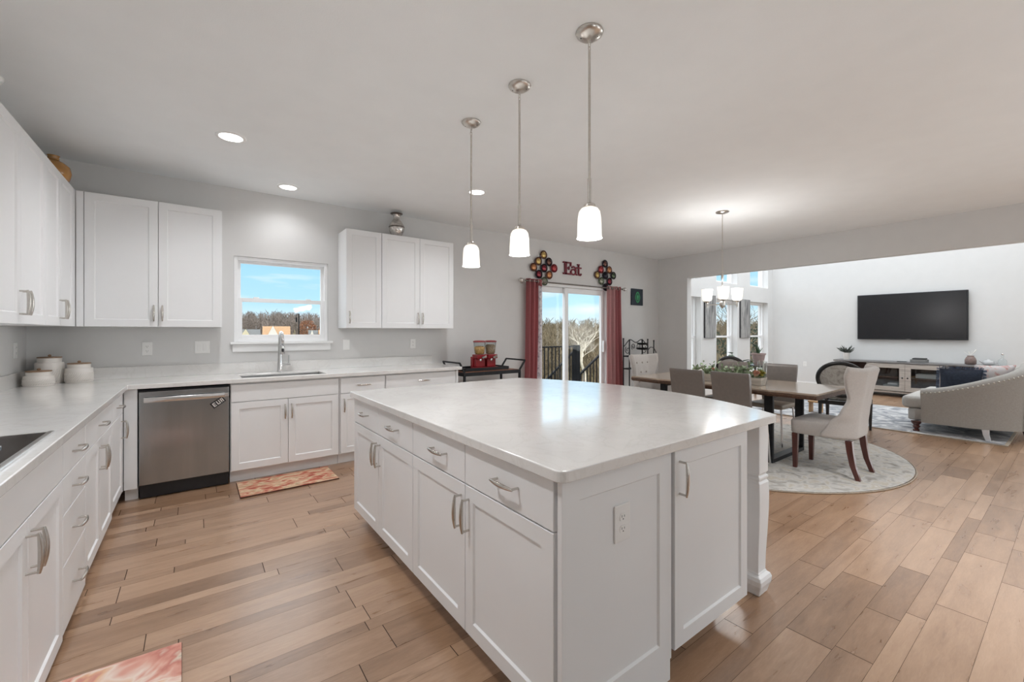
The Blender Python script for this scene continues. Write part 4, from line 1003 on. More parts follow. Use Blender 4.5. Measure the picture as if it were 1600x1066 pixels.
# planter centrepiece and ornaments on the table
M_PALEW = pm('whitewashed_wood', (0.56, 0.52, 0.46), 0.7, var=0.18, scale=8, stretch=(1, 1, 8))
M_LEAF = pm('grey_green_leaves', (0.30, 0.38, 0.24), 0.6, var=0.55, scale=14)
M_LEAF2 = pm('dark_green_leaves', (0.045, 0.10, 0.05), 0.45, var=0.4, scale=12)
M_PEACH = pm('peach_petals', (0.66, 0.36, 0.26), 0.7, var=0.15, scale=30)
M_WHITEP = pm('white_petals', (0.74, 0.72, 0.68), 0.7, var=0.06, scale=30)
M_YELG = pm('yellow_green_petals', (0.36, 0.32, 0.05), 0.7, var=0.3, scale=40)
def leaf(bm, p, d, L_, w, up):
    p = Vector(p); d = Vector(d).normalized(); s = d.cross(Vector(up))
    if s.length < 1e-3: s = d.orthogonal()
    s.normalize(); n = s.cross(d)
    P_ = [p, p + d * L_ * .35 + s * w + n * L_ * .05, p + d * L_ * .75 + s * w * .7, p + d * L_ - n * L_ * .08, p + d * L_ * .75 - s * w * .7, p + d * L_ * .35 - s * w + n * L_ * .05]
    v = [bm.verts.new(q) for q in P_]; m1 = bm.verts.new(p + d * L_ * .5 - n * L_ * .03)
    for i in range(6): bm.faces.new((v[i], v[(i + 1) % 6], m1))
PX, PY0, PY1 = 4.86, 2.05, 2.78
pl = thing('flower_planter', 'long whitewashed planter box of greenery and flowers on the table', 'planter', (PX, (PY0 + PY1) / 2, .753))
bm = new(); R_ = []
for z, w, i in ((.7535, .055, 0), (.835, .07, -.01), (.835, .06, 0), (.80, .055, .005)): R_.append([bm.verts.new((PX + a * w, y, z)) for a, y in ((-1, PY0 + i), (1, PY0 + i), (1, PY1 - i), (-1, PY1 - i))])
skin_rings(bm, R_); obj('box', bm, M_PALEW, pl)
rf = random.Random(11); bm = new()
for k in range(420):
    y = rf.uniform(PY0 + .02, PY1 + .04); x = PX + rf.gauss(0, .04); z = .82 + abs(rf.gauss(0, .05))
    leaf(bm, (x, y, z), (rf.gauss(0, .7), rf.gauss(0, .7), rf.uniform(.1, 1)), rf.uniform(.035, .07), rf.uniform(.010, .018), (rf.gauss(0, 1), rf.gauss(0, 1), 1))
obj('foliage', bm, M_LEAF, pl)
def bloom(p, r, m, n=16, seed=0):
    bm = new(); q = random.Random(seed)
    for k in range(n):
        a = 2.4 * k; el = .2 + 1.2 * k / n; d = V(math.cos(a) * math.cos(el), math.sin(a) * math.cos(el), math.sin(el))
        leaf(bm, Vector(p) + d * r * .15, d + V(0, 0, .2), r, r * .5, (0, 0, 1))
    sphere(bm, p, r * .45, 8); return obj('flower', bm, m, pl)
bloom((PX - .05, PY0 + .05, .865), .05, M_PEACH, 20); bloom((PX + .03, PY0 + .03, .86), .05, M_YELG, 24); bloom((PX - .04, PY0 + .30, .90), .03, M_WHITEP); bloom((PX + .02, PY0 + .17, .905), .028, M_WHITEP); bloom((PX, PY1 - .05, .90), .03, M_WHITEP); bloom((PX - .03, PY1 - .2, .885), .025, M_PEACH)
hv = thing('glass_vase', 'tall clear glass vase on the table right of the planter', 'vase', (5.03, 2.13, .753))
bm = new(); lathe(bm, [(.045, .7535), (.05, .757), (.042, .85), (.047, 1.0), (.044, 1.0), (.039, .85), (.044, .762), (0, .76)], (5.03, 2.13, 0), 24, False); obj('body', bm, M_CLEAR, hv, smooth=True)
bm = new()
for k in range(7): tube(bm, [(5.03 + .012 * math.cos(k), 2.13 + .012 * math.sin(k), .763), (5.03 + .03 * math.cos(k * 2.1), 2.13 + .03 * math.sin(k * 2.1), 1.01)], .003, 5)
obj('white_stems', bm, M_WHITEP, hv)
bd = thing('bird_ornament', 'small white bird ornament on a dark base between the grey chairs', 'ornament', (4.66, 2.70, .753))
bm = new(); lathe(bm, [(.03, .7535), (.032, .768), (.018, .775), (.012, .80), (0, .80)], (4.66, 2.70, 0), 16); obj('base', bm, M_IRON, bd, smooth=True, auto=40)
bm = new(); tube(bm, [(4.66, 2.76, .86), (4.66, 2.73, .845), (4.66, 2.70, .83), (4.66, 2.665, .845), (4.66, 2.65, .875), (4.66, 2.63, .885), (4.66, 2.612, .88)], [.006, .022, .033, .03, .018, .017, .003], 12); obj('body', bm, M_WHITEP, bd, smooth=True)
bm = new()
for s in (-1, 1):
    leaf(bm, (4.66 + s * .028, 2.68, .85), (s * .3, 1, .35), .09, .022, (s, 0, .3))
obj('wings', bm, M_WHITEP, bd)

# ------------------------------------------------------------------ wrought iron rack in the corner
rk = thing('iron_rack', 'black wrought iron corner rack with scrolled top by the back wall', 'rack', (6.41, 4.80, 0))
rx0, rx1, ry0, ry1 = 6.06, 6.76, 4.73, 4.86
for x, h in ((rx0, 1.19), (rx1, 1.17)):
    for y, hh in ((ry0, 0), (ry1, .0)):
        bm = new(); cyl(bm, (x, y, 0), (x, y, h if y == ry1 else h - .02), .011, 8); sphere(bm, (x, y, (h if y == ry1 else h - .02) + .012), .016, 8); obj('post', bm, M_IRON, rk, smooth=True, auto=50)
for z in (.22, .68, .90):
    bm = new()
    for k in range(9): y = ry0 + (ry1 - ry0) * k / 8; cyl(bm, (rx0, y, z), (rx1, y, z), .005 if 0 < k < 8 else .009, 6)
    for x in (rx0, (rx0 + rx1) / 2, rx1): cyl(bm, (x, ry0, z - .006), (x, ry1, z - .006), .008, 6)
    obj('shelf', bm, M_IRON, rk)
bm = new()
def scroll(c, r, a0, turns, s): return [(c[0] + s * r * (1 - .75 * k / 24) * math.cos(a0 + turns * 2 * PI * k / 24), ry1, c[1] + r * (1 - .75 * k / 24) * math.sin(a0 + turns * 2 * PI * k / 24)) for k in range(25)]
tube(bm, [(rx0 + (rx1 - rx0) * k / 24, ry1, 1.10 + .07 * math.sin(PI * k / 24) + .035 * math.cos(4 * PI * k / 24 + PI)) for k in range(25)], .008, 6)
for c, r_, a0, s in (((6.18, 1.0), .075, 2.2, 1), ((6.64, 1.0), .075, 2.2, -1), ((6.34, 1.06), .06, -1, -1), ((6.48, 1.06), .06, -1, 1)): tube(bm, scroll(c, r_, a0, 1.3, s), .006, 6)
obj('scrollwork', bm, M_IRON, rk, smooth=True)
bm = new(); tube(bm, [(rx1 + .01, ry1, .99), (rx1 + .08, ry1, 1.04), (rx1 + .18, ry1, 1.03), (rx1 + .25, ry1, .95), (rx1 + .26, ry1, .89)], .008, 6); obj('side_arch', bm, M_IRON, rk, smooth=True)
ts = thing('tiered_stand', 'dark two-tier metal stand on the iron rack', 'stand', (6.50, 4.79, .906))
bm = new(); lathe(bm, [(.05, .9065), (.03, .92), (.012, .93), (.012, 1.17), (.02, 1.18), (0, 1.2)], (6.50, 4.79, 0), 16); obj('stem', bm, M_IRON, ts, smooth=True, auto=50)
for z, r_ in ((1.0, .115), (1.09, .10)):
    bm = new(); lathe(bm, [(.02, z), (r_ * .8, z + .006), (r_, z + .035), (r_ * .97, z + .037), (r_ * .78, z + .012), (.02, z + .006)], (6.50, 4.79, 0), 24, False); obj('tier', bm, M_IRON, ts, smooth=True, auto=60)

# ------------------------------------------------------------------ living room
M_RUG2 = ramp_mat('grey_patterned_rug', [(0.30, (0.13, 0.14, 0.16)), (0.42, (0.27, 0.28, 0.30)), (0.52, (0.40, 0.40, 0.41)), (0.60, (0.58, 0.58, 0.58)), (0.70, (0.30, 0.31, 0.33))], 0.95, scale=3.2, detail=7, dist=2.2, bump=.3)
r2g = thing('area_rug', 'large grey and white patterned rug in the living room', 'rug', (8.7, 2.1, 0))
bm = new(); bx(bm, 7.53, 9.86, .56, 3.7, .001, .012); obj('pile', bm, M_RUG2, r2g)
bm = new()
for a, b in (((7.53, .545), (9.86, .545)), ((7.515, .53), (7.515, 3.72)), ((9.875, .53), (9.875, 3.72)), ((7.53, 3.715), (9.86, 3.715))): bar(bm, (a[0], a[1], .0065), (b[0], b[1], .0065), .028, .011)
obj('binding', bm, M_RUGB, r2g)

M_BLKW = pm('black_lacquer_wood', (0.014, 0.012, 0.012), 0.3, var=0.3, scale=20, coat=.2)
M_PATT = ramp_mat('grey_damask', [(0.3, (0.25, 0.23, 0.21)), (0.45, (0.36, 0.335, 0.30)), (0.55, (0.44, 0.415, 0.38)), (0.7, (0.33, 0.305, 0.275))], 0.9, scale=11, detail=4, dist=2.0, stretch=(1, 1, .6))
def oval_chair():
    r = thing('oval_back_chair', 'black oval-back chair with grey patterned fabric behind the near table end', 'chair', (0, 0, 0), group='black oval-back accent chairs')
    n = 40
    def el(rx_, rz_, q, y): return V(rx_ * math.cos(q), y, .70 + rz_ * math.sin(q))
    bm = new(); tl = lambda z: -.22 - (z - .45) * .22
    ring_p = [V(.25 * math.cos(2 * PI * i / n), 0, .705 + .215 * math.sin(2 * PI * i / n)) for i in range(n)]
    for p in ring_p: p.y = tl(p.z)
    tube(bm, ring_p, .027, 10, closed=True); obj('back_frame', bm, M_BLKW, r, smooth=True, local=True)
    bm = new(); rr_ = []
    for k, y in ((.99, -.012), (.9, -.022), (.55, -.026), (.02, -.026)):
        P_ = []
        for i in range(n):
            q = 2 * PI * i / n; z = .705 + .215 * .93 * k * math.sin(q); P_.append(bm.verts.new((.25 * .93 * k * math.cos(q), tl(z) + y, z)))
        rr_.append(P_)
    rr2 = []
    for k, y in ((.99, .012), (.9, .025), (.55, .032), (.02, .032)):
        P_ = []
        for i in range(n):
            q = 2 * PI * i / n; z = .705 + .215 * .93 * k * math.sin(q); P_.append(bm.verts.new((.25 * .93 * k * math.cos(q), tl(z) + y, z)))
        rr2.append(P_)
    skin_rings(bm, rr_[::-1] + rr2); obj('back_pad', bm, M_PATT, r, smooth=True, local=True)
    bm = new(); bx(bm, -.26, .26, -.24, .26, .36, .42); obj('seat_rail', bm, M_BLKW, r, local=True, bevel=.01)
    bm = new(); bx(bm, -.245, .245, -.20, .25, .4205, .475); obj('seat', bm, M_PATT, r, local=True, bevel=.025, seg=3)
    for sx in (-1, 1):
        bm = new(); tube(bm, [(sx * .13, -.235, .50), (sx * .17, -.235, .42)], .02, 8); cyl(bm, (sx * .235, -.215, .36), (sx * .235, -.27, 0), .023, 10, .014); obj('leg', bm, M_BLKW, r, smooth=True, local=True, auto=50)
        bm = new(); cyl(bm, (sx * .235, .235, .36), (sx * .235, .24, 0), .026, 10, .014); obj('leg', bm, M_BLKW, r, smooth=True, local=True, auto=50)
    return r
oc = oval_chair(); oc.location = (7.02, 1.93, 0); oc.rotation_euler.z = -PI / 2 + .12
dup(oc, (7.12, 3.32, 0), -PI / 2 - .1, 'black oval-back chair rising behind the flower planter')

# media console
M_DRIFT = pm('driftwood_grey_wood', (0.42, 0.38, 0.345), 0.6, var=0.25, scale=5, stretch=(2, 1, 14))
M_GREYW = pm('dark_grey_wood', (0.19, 0.185, 0.185), 0.55, var=0.2, scale=6, stretch=(2, 1, 10))
M_INNER = pm('brown_cabinet_inside', (0.085, 0.045, 0.035), 0.6, var=0.3, scale=6)
mc = thing('media_console', 'long grey media console with two glass doors under the television', 'console', (11.62, 2.08, 0))
cx0, cx1, ya, yb_ = 11.40, 11.83, .845, 3.325
bm = new(); bx(bm, cx0 - .02, cx1, ya - .02, yb_ + .02, .685, .715); obj('top', bm, M_GREYW, mc, bevel=.003)
bm = new(); bx(bm, cx0, cx1, ya, yb_, .08, .115); bx(bm, cx1 - .015, cx1, ya, yb_, .115, .684)
for y in (ya, 1.545, 2.735, yb_ - .03): bx(bm, cx0, cx1 - .016, y, y + .03, .115, .684)
obj('carcass', bm, M_DRIFT, mc)
bm = new(); bx(bm, cx1 - .03, cx1 - .016, ya + .031, yb_ - .031, .1155, .684); bx(bm, cx0 + .04, cx1 - .031, 1.5765, 2.734, .39, .405); bx(bm, cx0 + .02, cx1 - .031, ya + .031, 1.544, .39, .405); bx(bm, cx0 + .02, cx1 - .031, 2.766, yb_ - .031, .39, .405); obj('shelf', bm, M_INNER, mc)
for y in (ya + .01, yb_ - .07, 2.05):
    bm = new(); bx(bm, cx0 + .01, cx0 + .07, y, y + .06, 0, .0795); obj('leg', bm, M_DRIFT, mc)
for y0_, y1_, ky in ((1.578, 2.149, 2.11), (2.153, 2.733, 2.19)):
    Fd = Fr((cx0, 0), (0, 1), (-1, 0)); bm = new(); ringframe(bm, Fd, y0_, y1_, .13, .675, .085, .001, .022); dr = obj('door', bm, M_DRIFT, mc, bevel=.003)
    bm = new(); Fd.box(bm, y0_ + .075, y1_ - .075, .008, .012, .205, .60); obj('pane', bm, M_CLEAR, dr)
    bm = new(); sphere(bm, Fd.p(ky, .036, .40), .015, 10); cyl(bm, Fd.p(ky, .0222, .40), Fd.p(ky, .034, .40), .006, 8); obj('knob', bm, M_IRON, dr, smooth=True, auto=50)
M_GREYBOX = pm('grey_box', (0.20, 0.195, 0.19), 0.6, var=0.1); M_WHITEB = pm('white_box', (0.55, 0.55, 0.56), 0.5, var=0.05)
def boxthing(name, label, cat, b, m, lid=None):
    t = thing(name, label, cat, ((b[0] + b[1]) / 2, (b[2] + b[3]) / 2, b[4]))
    bm = new(); bx(bm, *b); obj('body', bm, m, t, bevel=.006)
    if lid: bm = new(); bx(bm, *lid[0]); obj(lid[1], bm, lid[2], t, bevel=.003)
    return t
boxthing('storage_box', 'grey box on the lower shelf behind the left glass door', 'box', (11.52, 11.74, 2.22, 2.52, .116, .24), M_GREYBOX, ((11.53, 11.73, 2.30, 2.45, .2405, .275), 'papers', M_WHITEB))
boxthing('storage_box', 'white box on the upper shelf behind the right glass door', 'box', (11.52, 11.74, 1.68, 2.02, .4055, .49), M_WHITEB)
boxthing('set_top_box', 'dark grey electronics box on top of the console', 'electronics', (11.50, 11.74, 1.86, 2.10, .7155, .775), M_GREYBOX, ((11.52, 11.72, 1.88, 2.07, .7755, .80), 'upper_unit', M_SLOT))
boxthing('remote_control', 'small black remote lying on the console beside the electronics box', 'remote', (11.50, 11.54, 2.15, 2.30, .7155, .73), M_BLACKPL)

tv = thing('television', 'large black flat television mounted on the living room wall', 'television', (11.80, 2.17, 1.64))
M_SCREEN = pm('tv_screen', (0.012, 0.012, 0.014), 0.22, var=0.02)
bm = new(); bx(bm, 11.775, 11.82, 1.325, 3.015, 1.165, 2.13); obj('housing', bm, M_BLACKPL, tv, bevel=.006)
bm = new(); bx(bm, 11.771, 11.7745, 1.345, 2.995, 1.19, 2.112); obj('screen', bm, M_SCREEN, tv)
bm = new(); bx(bm, 11.8205, 11.849, 1.9, 2.45, 1.45, 1.85); obj('wall_mount', bm, M_IRON, tv)
bm = new(); bx(bm, 11.772, 11.776, 2.14, 2.20, 1.172, 1.18); obj('sensor', bm, M_GREYBOX, tv)

M_TERR = pm('mauve_clay_pot', (0.36, 0.27, 0.255), 0.7, var=0.12, scale=15)
def potted(name, label, c, z, pr, m, leaves, lm, cat='plant', seed=1, soil=None):
    t = thing(name, label, cat, (c[0], c[1], z))
    bm = new(); lathe(bm, [(a, z + .0005 + h) for a, h in pr], (c[0], c[1], 0), 20); obj('pot', bm, m, t, smooth=True, auto=50)
    q = random.Random(seed); bm = new(); zt_ = z + max(h for a, h in pr)
    n, L0, L1, w, spread = leaves
    for k in range(n): leaf(bm, (c[0] + q.gauss(0, .012), c[1] + q.gauss(0, .012), zt_ - .015), (q.gauss(0, spread), q.gauss(0, spread), 1), q.uniform(L0, L1), w, (q.gauss(0, 1), q.gauss(0, 1), .2))
    obj('foliage', bm, lm, t); return t
M_AIR = pm('dusty_green_leaves', (0.10, 0.115, 0.10), 0.7, var=0.4, scale=20)
potted('potted_succulent', 'spiky dark plant in a small white pot on the left of the console', (11.62, 3.17), .715, [(.05, 0), (.055, .02), (.06, .15), (.052, .15), (.045, .12)], M_CERAM, (42, .12, .23, .011, .75), M_AIR, seed=3)
jr = thing('jar', 'brown glass jar with dried flower sprigs on the right of the console', 'jar', (11.58, 1.275, .715))
bm = new(); lathe(bm, [(.055, .7155), (.075, .73), (.08, .80), (.06, .85), (.045, .865), (.05, .885), (.04, .885)], (11.58, 1.275, 0), 20); obj('body', bm, pm('brown_jar', (0.20, 0.14, 0.125), 0.3, var=0.3, scale=20), jr, smooth=True, auto=60)
bm = new(); q = random.Random(4)
for k in range(9): tube(bm, [(11.58, 1.275, .88), (11.58 + q.gauss(0, .04), 1.275 + q.gauss(0, .07), .88 + q.uniform(.05, .13))], .0035, 5)
obj('dried_sprigs', bm, M_WHITEP, jr)
tp = thing('teapot', 'small white teapot beside the brown jar on the console', 'teapot', (11.60, 1.055, .715))
bm = new(); lathe(bm, [(.04, .7155), (.07, .735), (.075, .77), (.055, .80), (.02, .81), (.014, .825), (0, .826)], (11.60, 1.055, 0), 18); obj('body', bm, M_WHITEB, tp, smooth=True)
bm = new(); tube(bm, [(11.60, 1.12, .76), (11.60, 1.15, .78), (11.60, 1.17, .81)], [.016, .012, .008], 8); tube(bm, [(11.60, .985, .79), (11.60, .95, .785), (11.60, .945, .755), (11.60, .985, .745)], .008, 8); obj('spout', bm, M_WHITEB, tp, smooth=True)
gb = thing('glass_bottle', 'clear stoppered glass bottle at the right of the teapot', 'bottle', (11.58, .885, .715))
bm = new(); lathe(bm, [(.05, .7155), (.055, .73), (.055, .82), (.02, .85), (.016, .88), (.025, .89), (.02, .91), (0, .912)], (11.58, .885, 0), 18); obj('body', bm, M_CLEAR, gb, smooth=True)
bm = new(); sphere(bm, (11.58, .885, .925), .02, 10); obj('stopper', bm, M_MERC, gb, smooth=True)

# canvases between the tall windows
M_ART = ramp_mat('grey_birch_print', [(0.25, (0.05, 0.05, 0.052)), (0.42, (0.22, 0.22, 0.22)), (0.55, (0.40, 0.395, 0.385)), (0.68, (0.15, 0.15, 0.15)), (0.8, (0.34, 0.33, 0.32))], 0.8, scale=2.6, detail=8, stretch=(5, 1, .7), dist=1.2)
M_ARTS = pm('canvas_edge', (0.06, 0.06, 0.062), 0.8, var=0.2)
for lab, a, b, z0_, z1_ in (('tall grey abstract canvas between the first and second tall windows', 8.53, 8.955, 1.20, 2.10), ('tall grey abstract canvas between the second and third tall windows', 10.07, 10.53, 1.19, 2.08)):
    t = thing('canvas_print', lab, 'picture', ((a + b) / 2, YL - .03, z0_), group='grey canvases')
    bm = new(); bx(bm, a, b, YL - .035, YL - .002, z0_, z1_); obj('stretcher', bm, M_ARTS, t)
    bm = new(); bx(bm, a + .002, b - .002, YL - .037, YL - .0352, z0_ + .002, z1_ - .002); obj('print', bm, M_ART, t)

st_ = thing('side_table', 'low black side table under the tall windows holding a mauve pot', 'table', (9.5, 4.08, 0))
bm = new(); bx(bm, 9.22, 9.80, 3.86, 4.32, .60, .632); obj('tabletop', bm, M_BLKW, st_, bevel=.004)
for x in (9.25, 9.74):
    for y in (3.89, 4.26):
        bm = new(); bx(bm, x, x + .035, y, y + .035, 0, .5995); obj('leg', bm, M_BLKW, st_)
potted('potted_plant', 'spiky plant in a mauve clay pot on the black side table', (9.5, 4.10), .632, [(.085, 0), (.09, .02), (.125, .21), (.14, .215), (.142, .245), (.125, .245), (.115, .21)], M_TERR, (18, .10, .24, .010, .35), M_LEAF2, seed=8)
potted('potted_plant', 'broad-leaved green houseplant in front of the middle tall window', (8.42, 4.05), 0, [(.12, 0), (.14, .02), (.17, .28), (.16, .28), (.15, .24)], M_CERAM, (3, .2, .3, .03, .3), M_LEAF2, seed=2)
hp = COL.objects[-1] if False else None
bigleaf = [o for o in bpy.data.objects if o.get('label') == 'broad-leaved green houseplant in front of the middle tall window'][0]
bm = new(); q = random.Random(9)
for k in range(16):
    a = q.uniform(0, 2 * PI); L_ = q.uniform(.35, .66); tip = V(8.42 + .16 * math.cos(a), 4.05 + .16 * math.sin(a), .27 + L_)
    tube(bm, [(8.42, 4.05, .26), (8.42 + .06 * math.cos(a), 4.05 + .06 * math.sin(a), .27 + L_ * .6), tip], .005, 5)
    leaf(bm, tip, (math.cos(a), math.sin(a), q.uniform(-.1, .5)), .20, .06, (0, 0, 1))
obj('broad_leaves', bm, M_LEAF2, bigleaf)

sl = thing('step_stool', 'small tan wooden stool on the living room floor behind the table leg', 'stool', (8.15, 2.62, 0.012))
M_TAN = pm('tan_wood', (0.42, 0.24, 0.10), 0.5, var=0.2, scale=8)
bm = new(); bx(bm, 8.06, 8.24, 2.54, 2.72, .175, .20); obj('seat', bm, M_TAN, sl, bevel=.006)
for y in (2.55, 2.69):
    bm = new(); bx(bm, 8.08, 8.22, y, y + .02, .0125, .1748); obj('leg', bm, M_TAN, sl)

# sofa
M_SOFA = pm('taupe_linen_sofa', (0.34, 0.325, 0.30), 0.9, var=0.06, scale=60, bump=.15, bscale=260, sheen=.15)
M_SOFAL = pm('pale_linen_seat', (0.46, 0.445, 0.42), 0.9, var=0.06, scale=60, bump=.15, bscale=260)
M_NAIL = pm('nailhead_metal', (0.60, 0.57, 0.52), 0.3, 1.0, var=0.1)
sf = thing('sofa', 'grey linen sofa with sloping rolled arm and nailhead trim', 'sofa', (8.55, .95, 0))
path = [V(7.60, 1.28, 0)] + [V(7.60, 1.28 - .12 * k, 0) for k in range(1, 4)]
path += [V(7.60 + .42 * (1 - math.cos(q)), .92 - .52 * math.sin(q), 0) for q in [PI / 2 * i / 8 for i in range(1, 9)]]
half = path; W2 = 8.55
path = half + [V(8.25, .40, 0), V(8.55, .40, 0), V(8.85, .40, 0)] + [V(2 * W2 - p.x, p.y, 0) for p in half[::-1]]
cum = [0]
for a, b in zip(path, path[1:]): cum.append(cum[-1] + (b - a).length)
mid = cum[-1] / 2
def arm_h(i): t = 1 - abs(cum[i] - mid) / mid; t = min(1, t / .80); return .575 + .36 * (t * t * (3 - 2 * t)) ** .85
def nrm(i):
    t = (path[min(i + 1, len(path) - 1)] - path[max(i - 1, 0)]).normalized(); return V(-t.y, t.x, 0)   # towards the seat
bm = new(); R_ = []
for i, p in enumerate(path):
    n_ = nrm(i); h = arm_h(i); lean = .07
    P_ = [(0, .145), (-.005, .3), (-.025, h - .12), (-.05, h - .05), (-.035, h - .008), (.02, h + .012), (.075, h - .01), (.10, h - .06), (.105, .3), (.105, .145)]
    R_.append([bm.verts.new(p + n_ * a + V(0, 0, z)) for a, z in P_])
skin_rings(bm, R_); sh = obj('back_and_arms', bm, M_SOFA, sf, smooth=True, auto=60)
nail_bm = new(); lathe(nail_bm, [(.008, -.003), (.010, 0), (.006, .005), (0, .006)], (0, 0, 0), 8)
nail = None; L_ = .02; step = .040
for i in range(len(path) - 1):
    a, b = path[i], path[i + 1]; d = (b - a).length
    while L_ <= cum[i + 1]:
        k = (L_ - cum[i]) / d; p = a.lerp(b, k); n_ = nrm(i).lerp(nrm(i + 1), k).normalized(); h = arm_h(i) * (1 - k) + arm_h(i + 1) * k
        if nail is None: nail = obj('nailhead', nail_bm, M_NAIL, sh, smooth=True, local=True); nn_ = nail
        else: nn_ = nail.copy(); COL.objects.link(nn_)
        nn_.parent = sh; nn_.location = p + n_ * -.050 + V(0, 0, h - .045) - ABS['sofa']; nn_.rotation_euler = (-n_).to_track_quat('Z', 'Y').to_euler(); L_ += step
bm = new(); i = 9; tube(bm, [path[i] + nrm(i) * -.004 + V(0, 0, .15), path[i] + nrm(i) * -.03 + V(0, 0, arm_h(i) - .12)], .004, 6); obj('seam', bm, M_SOFA, sh)
bm = new()
def plan(i, dy): return [(7.715 + i, .55), (9.385 - i, .55), (9.385 - i, 1.44 + dy - .08), (9.33 - i, 1.44 + dy), (7.77 + i, 1.44 + dy), (7.715 + i, 1.44 + dy - .08)]
prism(bm, plan(0, 0), lambda a, b, d: V(a, b, d), .145, .30); obj('base', bm, M_SOFAL, sf, bevel=.02, seg=3)
for k in range(2):
    a = 7.72 + k * .832; bm = new(); bx(bm, a, a + .825, .58, 1.50, .302, .465); obj('seat_cushion', bm, M_SOFAL, sf, bevel=.055, seg=4)
for x in (7.68, 9.42):
    bm = new(); lathe(bm, [(.03, .0125), (.036, .03), (.022, .045), (.042, .075), (.03, .095), (.05, .12), (.055, .1445)], (x, 1.34, 0), 16); obj('front_leg', bm, M_CHERRY, sf, smooth=True, auto=60)
M_LITLEG = pm('lit_leg', (0.62, 0.61, 0.62), 0.3, var=0.05)  # light caught by the rear legs is put into this pale colour
for x, y, m in ((7.66, .72, M_LITLEG), (9.44, .72, M_LITLEG), (8.50, .47, M_CHERRY), (8.9, .47, M_CHERRY)):
    bm = new(); z0_ = .0125 if y > .56 else 0.0
    skin_rings(bm, [[bm.verts.new((x + a * h, y + c * h - dy, z)) for a, c in ((-1, -1), (1, -1), (1, 1), (-1, 1))] for h, z, dy in ((.030, .1445, 0), (.026, .08, .006), (.022, z0_, .025))]); obj('rear_leg', bm, m, sf, bevel=.003)
def pillow(label, c, s, th, rot, m, fringe=None):
    t = thing('throw_pillow', label, 'pillow', c)
    bm = new(); n = 14; g = {}
    for side in (1, -1):
        for i in range(n + 1):
            for j in range(n + 1):
                u, v = -1 + 2 * i / n, -1 + 2 * j / n
                k = (1 - abs(u) ** 2.6) * (1 - abs(v) ** 2.6); px = s * u * (1 - .06 * (1 - v * v) * abs(u)); pz = s * v * (1 - .06 * (1 - u * u) * abs(v))
                g[(side, i, j)] = bm.verts.new(rot @ V(px, side * (th * max(k, 0) ** .55 + .002), pz))
    for side in (1, -1):
        for i in range(n):
            for j in range(n): bm.faces.new([g[(side, a, b)] for a, b in ((i, j), (i + 1, j), (i + 1, j + 1), (i, j + 1))])
    E_ = [(i, 0) for i in range(n)] + [(n, j) for j in range(n)] + [(i, n) for i in range(n, 0, -1)] + [(0, j) for j in range(n, 0, -1)]
    for a, b in zip(E_, E_[1:] + E_[:1]): bm.faces.new((g[(1, *a)], g[(1, *b)], g[(-1, *b)], g[(-1, *a)]))
    o = obj('cover', bm, m, t, smooth=True, local=True)
    if fringe:
        bm = new(); q = random.Random(6)
        for k in range(160):
            e_ = k // 40; u = -1 + 2 * (k % 40) / 39; p = {0: (u, 1), 1: (u, -1), 2: (1, u), 3: (-1, u)}[e_]
            a = rot @ V(s * p[0] * .97, 0, s * p[1] * .97); d = rot @ V(p[0] * (1 if e_ > 1 else .1), q.gauss(0, .5), p[1] * (1 if e_ < 2 else .1)).normalized()
            tube(bm, [a, a + d * .035], .004, 4)
        obj('fringe', bm, fringe, t, local=True)
    return t
M_NAVYF = pm('navy_fabric', (0.035, 0.045, 0.07), 0.95, var=0.2, scale=40)
M_NAVYT = pm('slate_blue_fringe', (0.09, 0.115, 0.17), 0.95, var=0.3, scale=40)
M_FLOR = ramp_mat('floral_white_fabric', [(0.3, (0.50, 0.15, 0.13)), (0.40, (0.66, 0.48, 0.47)), (0.48, (0.72, 0.68, 0.68)), (0.62, (0.70, 0.66, 0.68)), (0.75, (0.45, 0.38, 0.46))], 0.9, scale=14, detail=3)
RM = lambda x, z, y=0: (Matrix.Rotation(z, 3, 'Z') @ Matrix.Rotation(x, 3, 'X') @ Matrix.Rotation(y, 3, 'Y'))
pillow('navy fringed pillow leaning inside the sofa arm', (7.90, .96, .668), .195, .07, RM(.35, -PI / 2 + .2), M_NAVYF, M_NAVYT)
pillow('white floral pillow behind the navy pillow on the sofa', (8.13, .72, .70), .22, .075, RM(.3, -PI / 2 + .75), M_FLOR)

# ------------------------------------------------------------------ outdoors
def polar(r, az, z): a = math.radians(az); return V(r * math.sin(a), r * math.cos(a), z)
def sstep(a, b, x): t = max(0, min(1, (x - a) / (b - a))); return t * t * (3 - 2 * t)
def ground_z(r, az):
    wood = -1.75 - 4.6 * sstep(25, 42, r) + 4.0 * sstep(48, 120, r) - 12 * sstep(160, 400, r)
    vale = -1.75 - 1.6 * sstep(20, 120, r) + .9 * sstep(120, 190, r) + 5.5 * sstep(225, 320, r)
    k = sstep(18, 34, az)
    return vale * (1 - k) + wood * k
M_GROUND = bpy.data.materials.new('winter_grass_ground')
ramp_mat('winter_ground', [(0.3, (0.07, 0.055, 0.03)), (0.5, (0.14, 0.115, 0.06)), (0.7, (0.24, 0.21, 0.09))], 0.95, scale=.06, detail=9)
bm = new(); g = []
rs = [9, 14, 20, 25, 28, 32, 36, 42, 50, 65, 85, 110, 140, 190, 225, 260, 300, 340, 420]
for r in rs: g.append([bm.verts.new(polar(r, az, ground_z(r, az) - (0 if r > 9 else .2))) for az in range(-24, 100, 4)])
for a, b in zip(g, g[1:]):
    for i in range(len(a) - 1): bm.faces.new((a[i], a[i + 1], b[i + 1], b[i]))
struct('ground', bm, MATS['winter_ground'], smooth=True)
M_DECK = pm('weathered_deck', (0.28, 0.25, 0.22), 0.8, var=0.2, scale=5, stretch=(1, 12, 1))
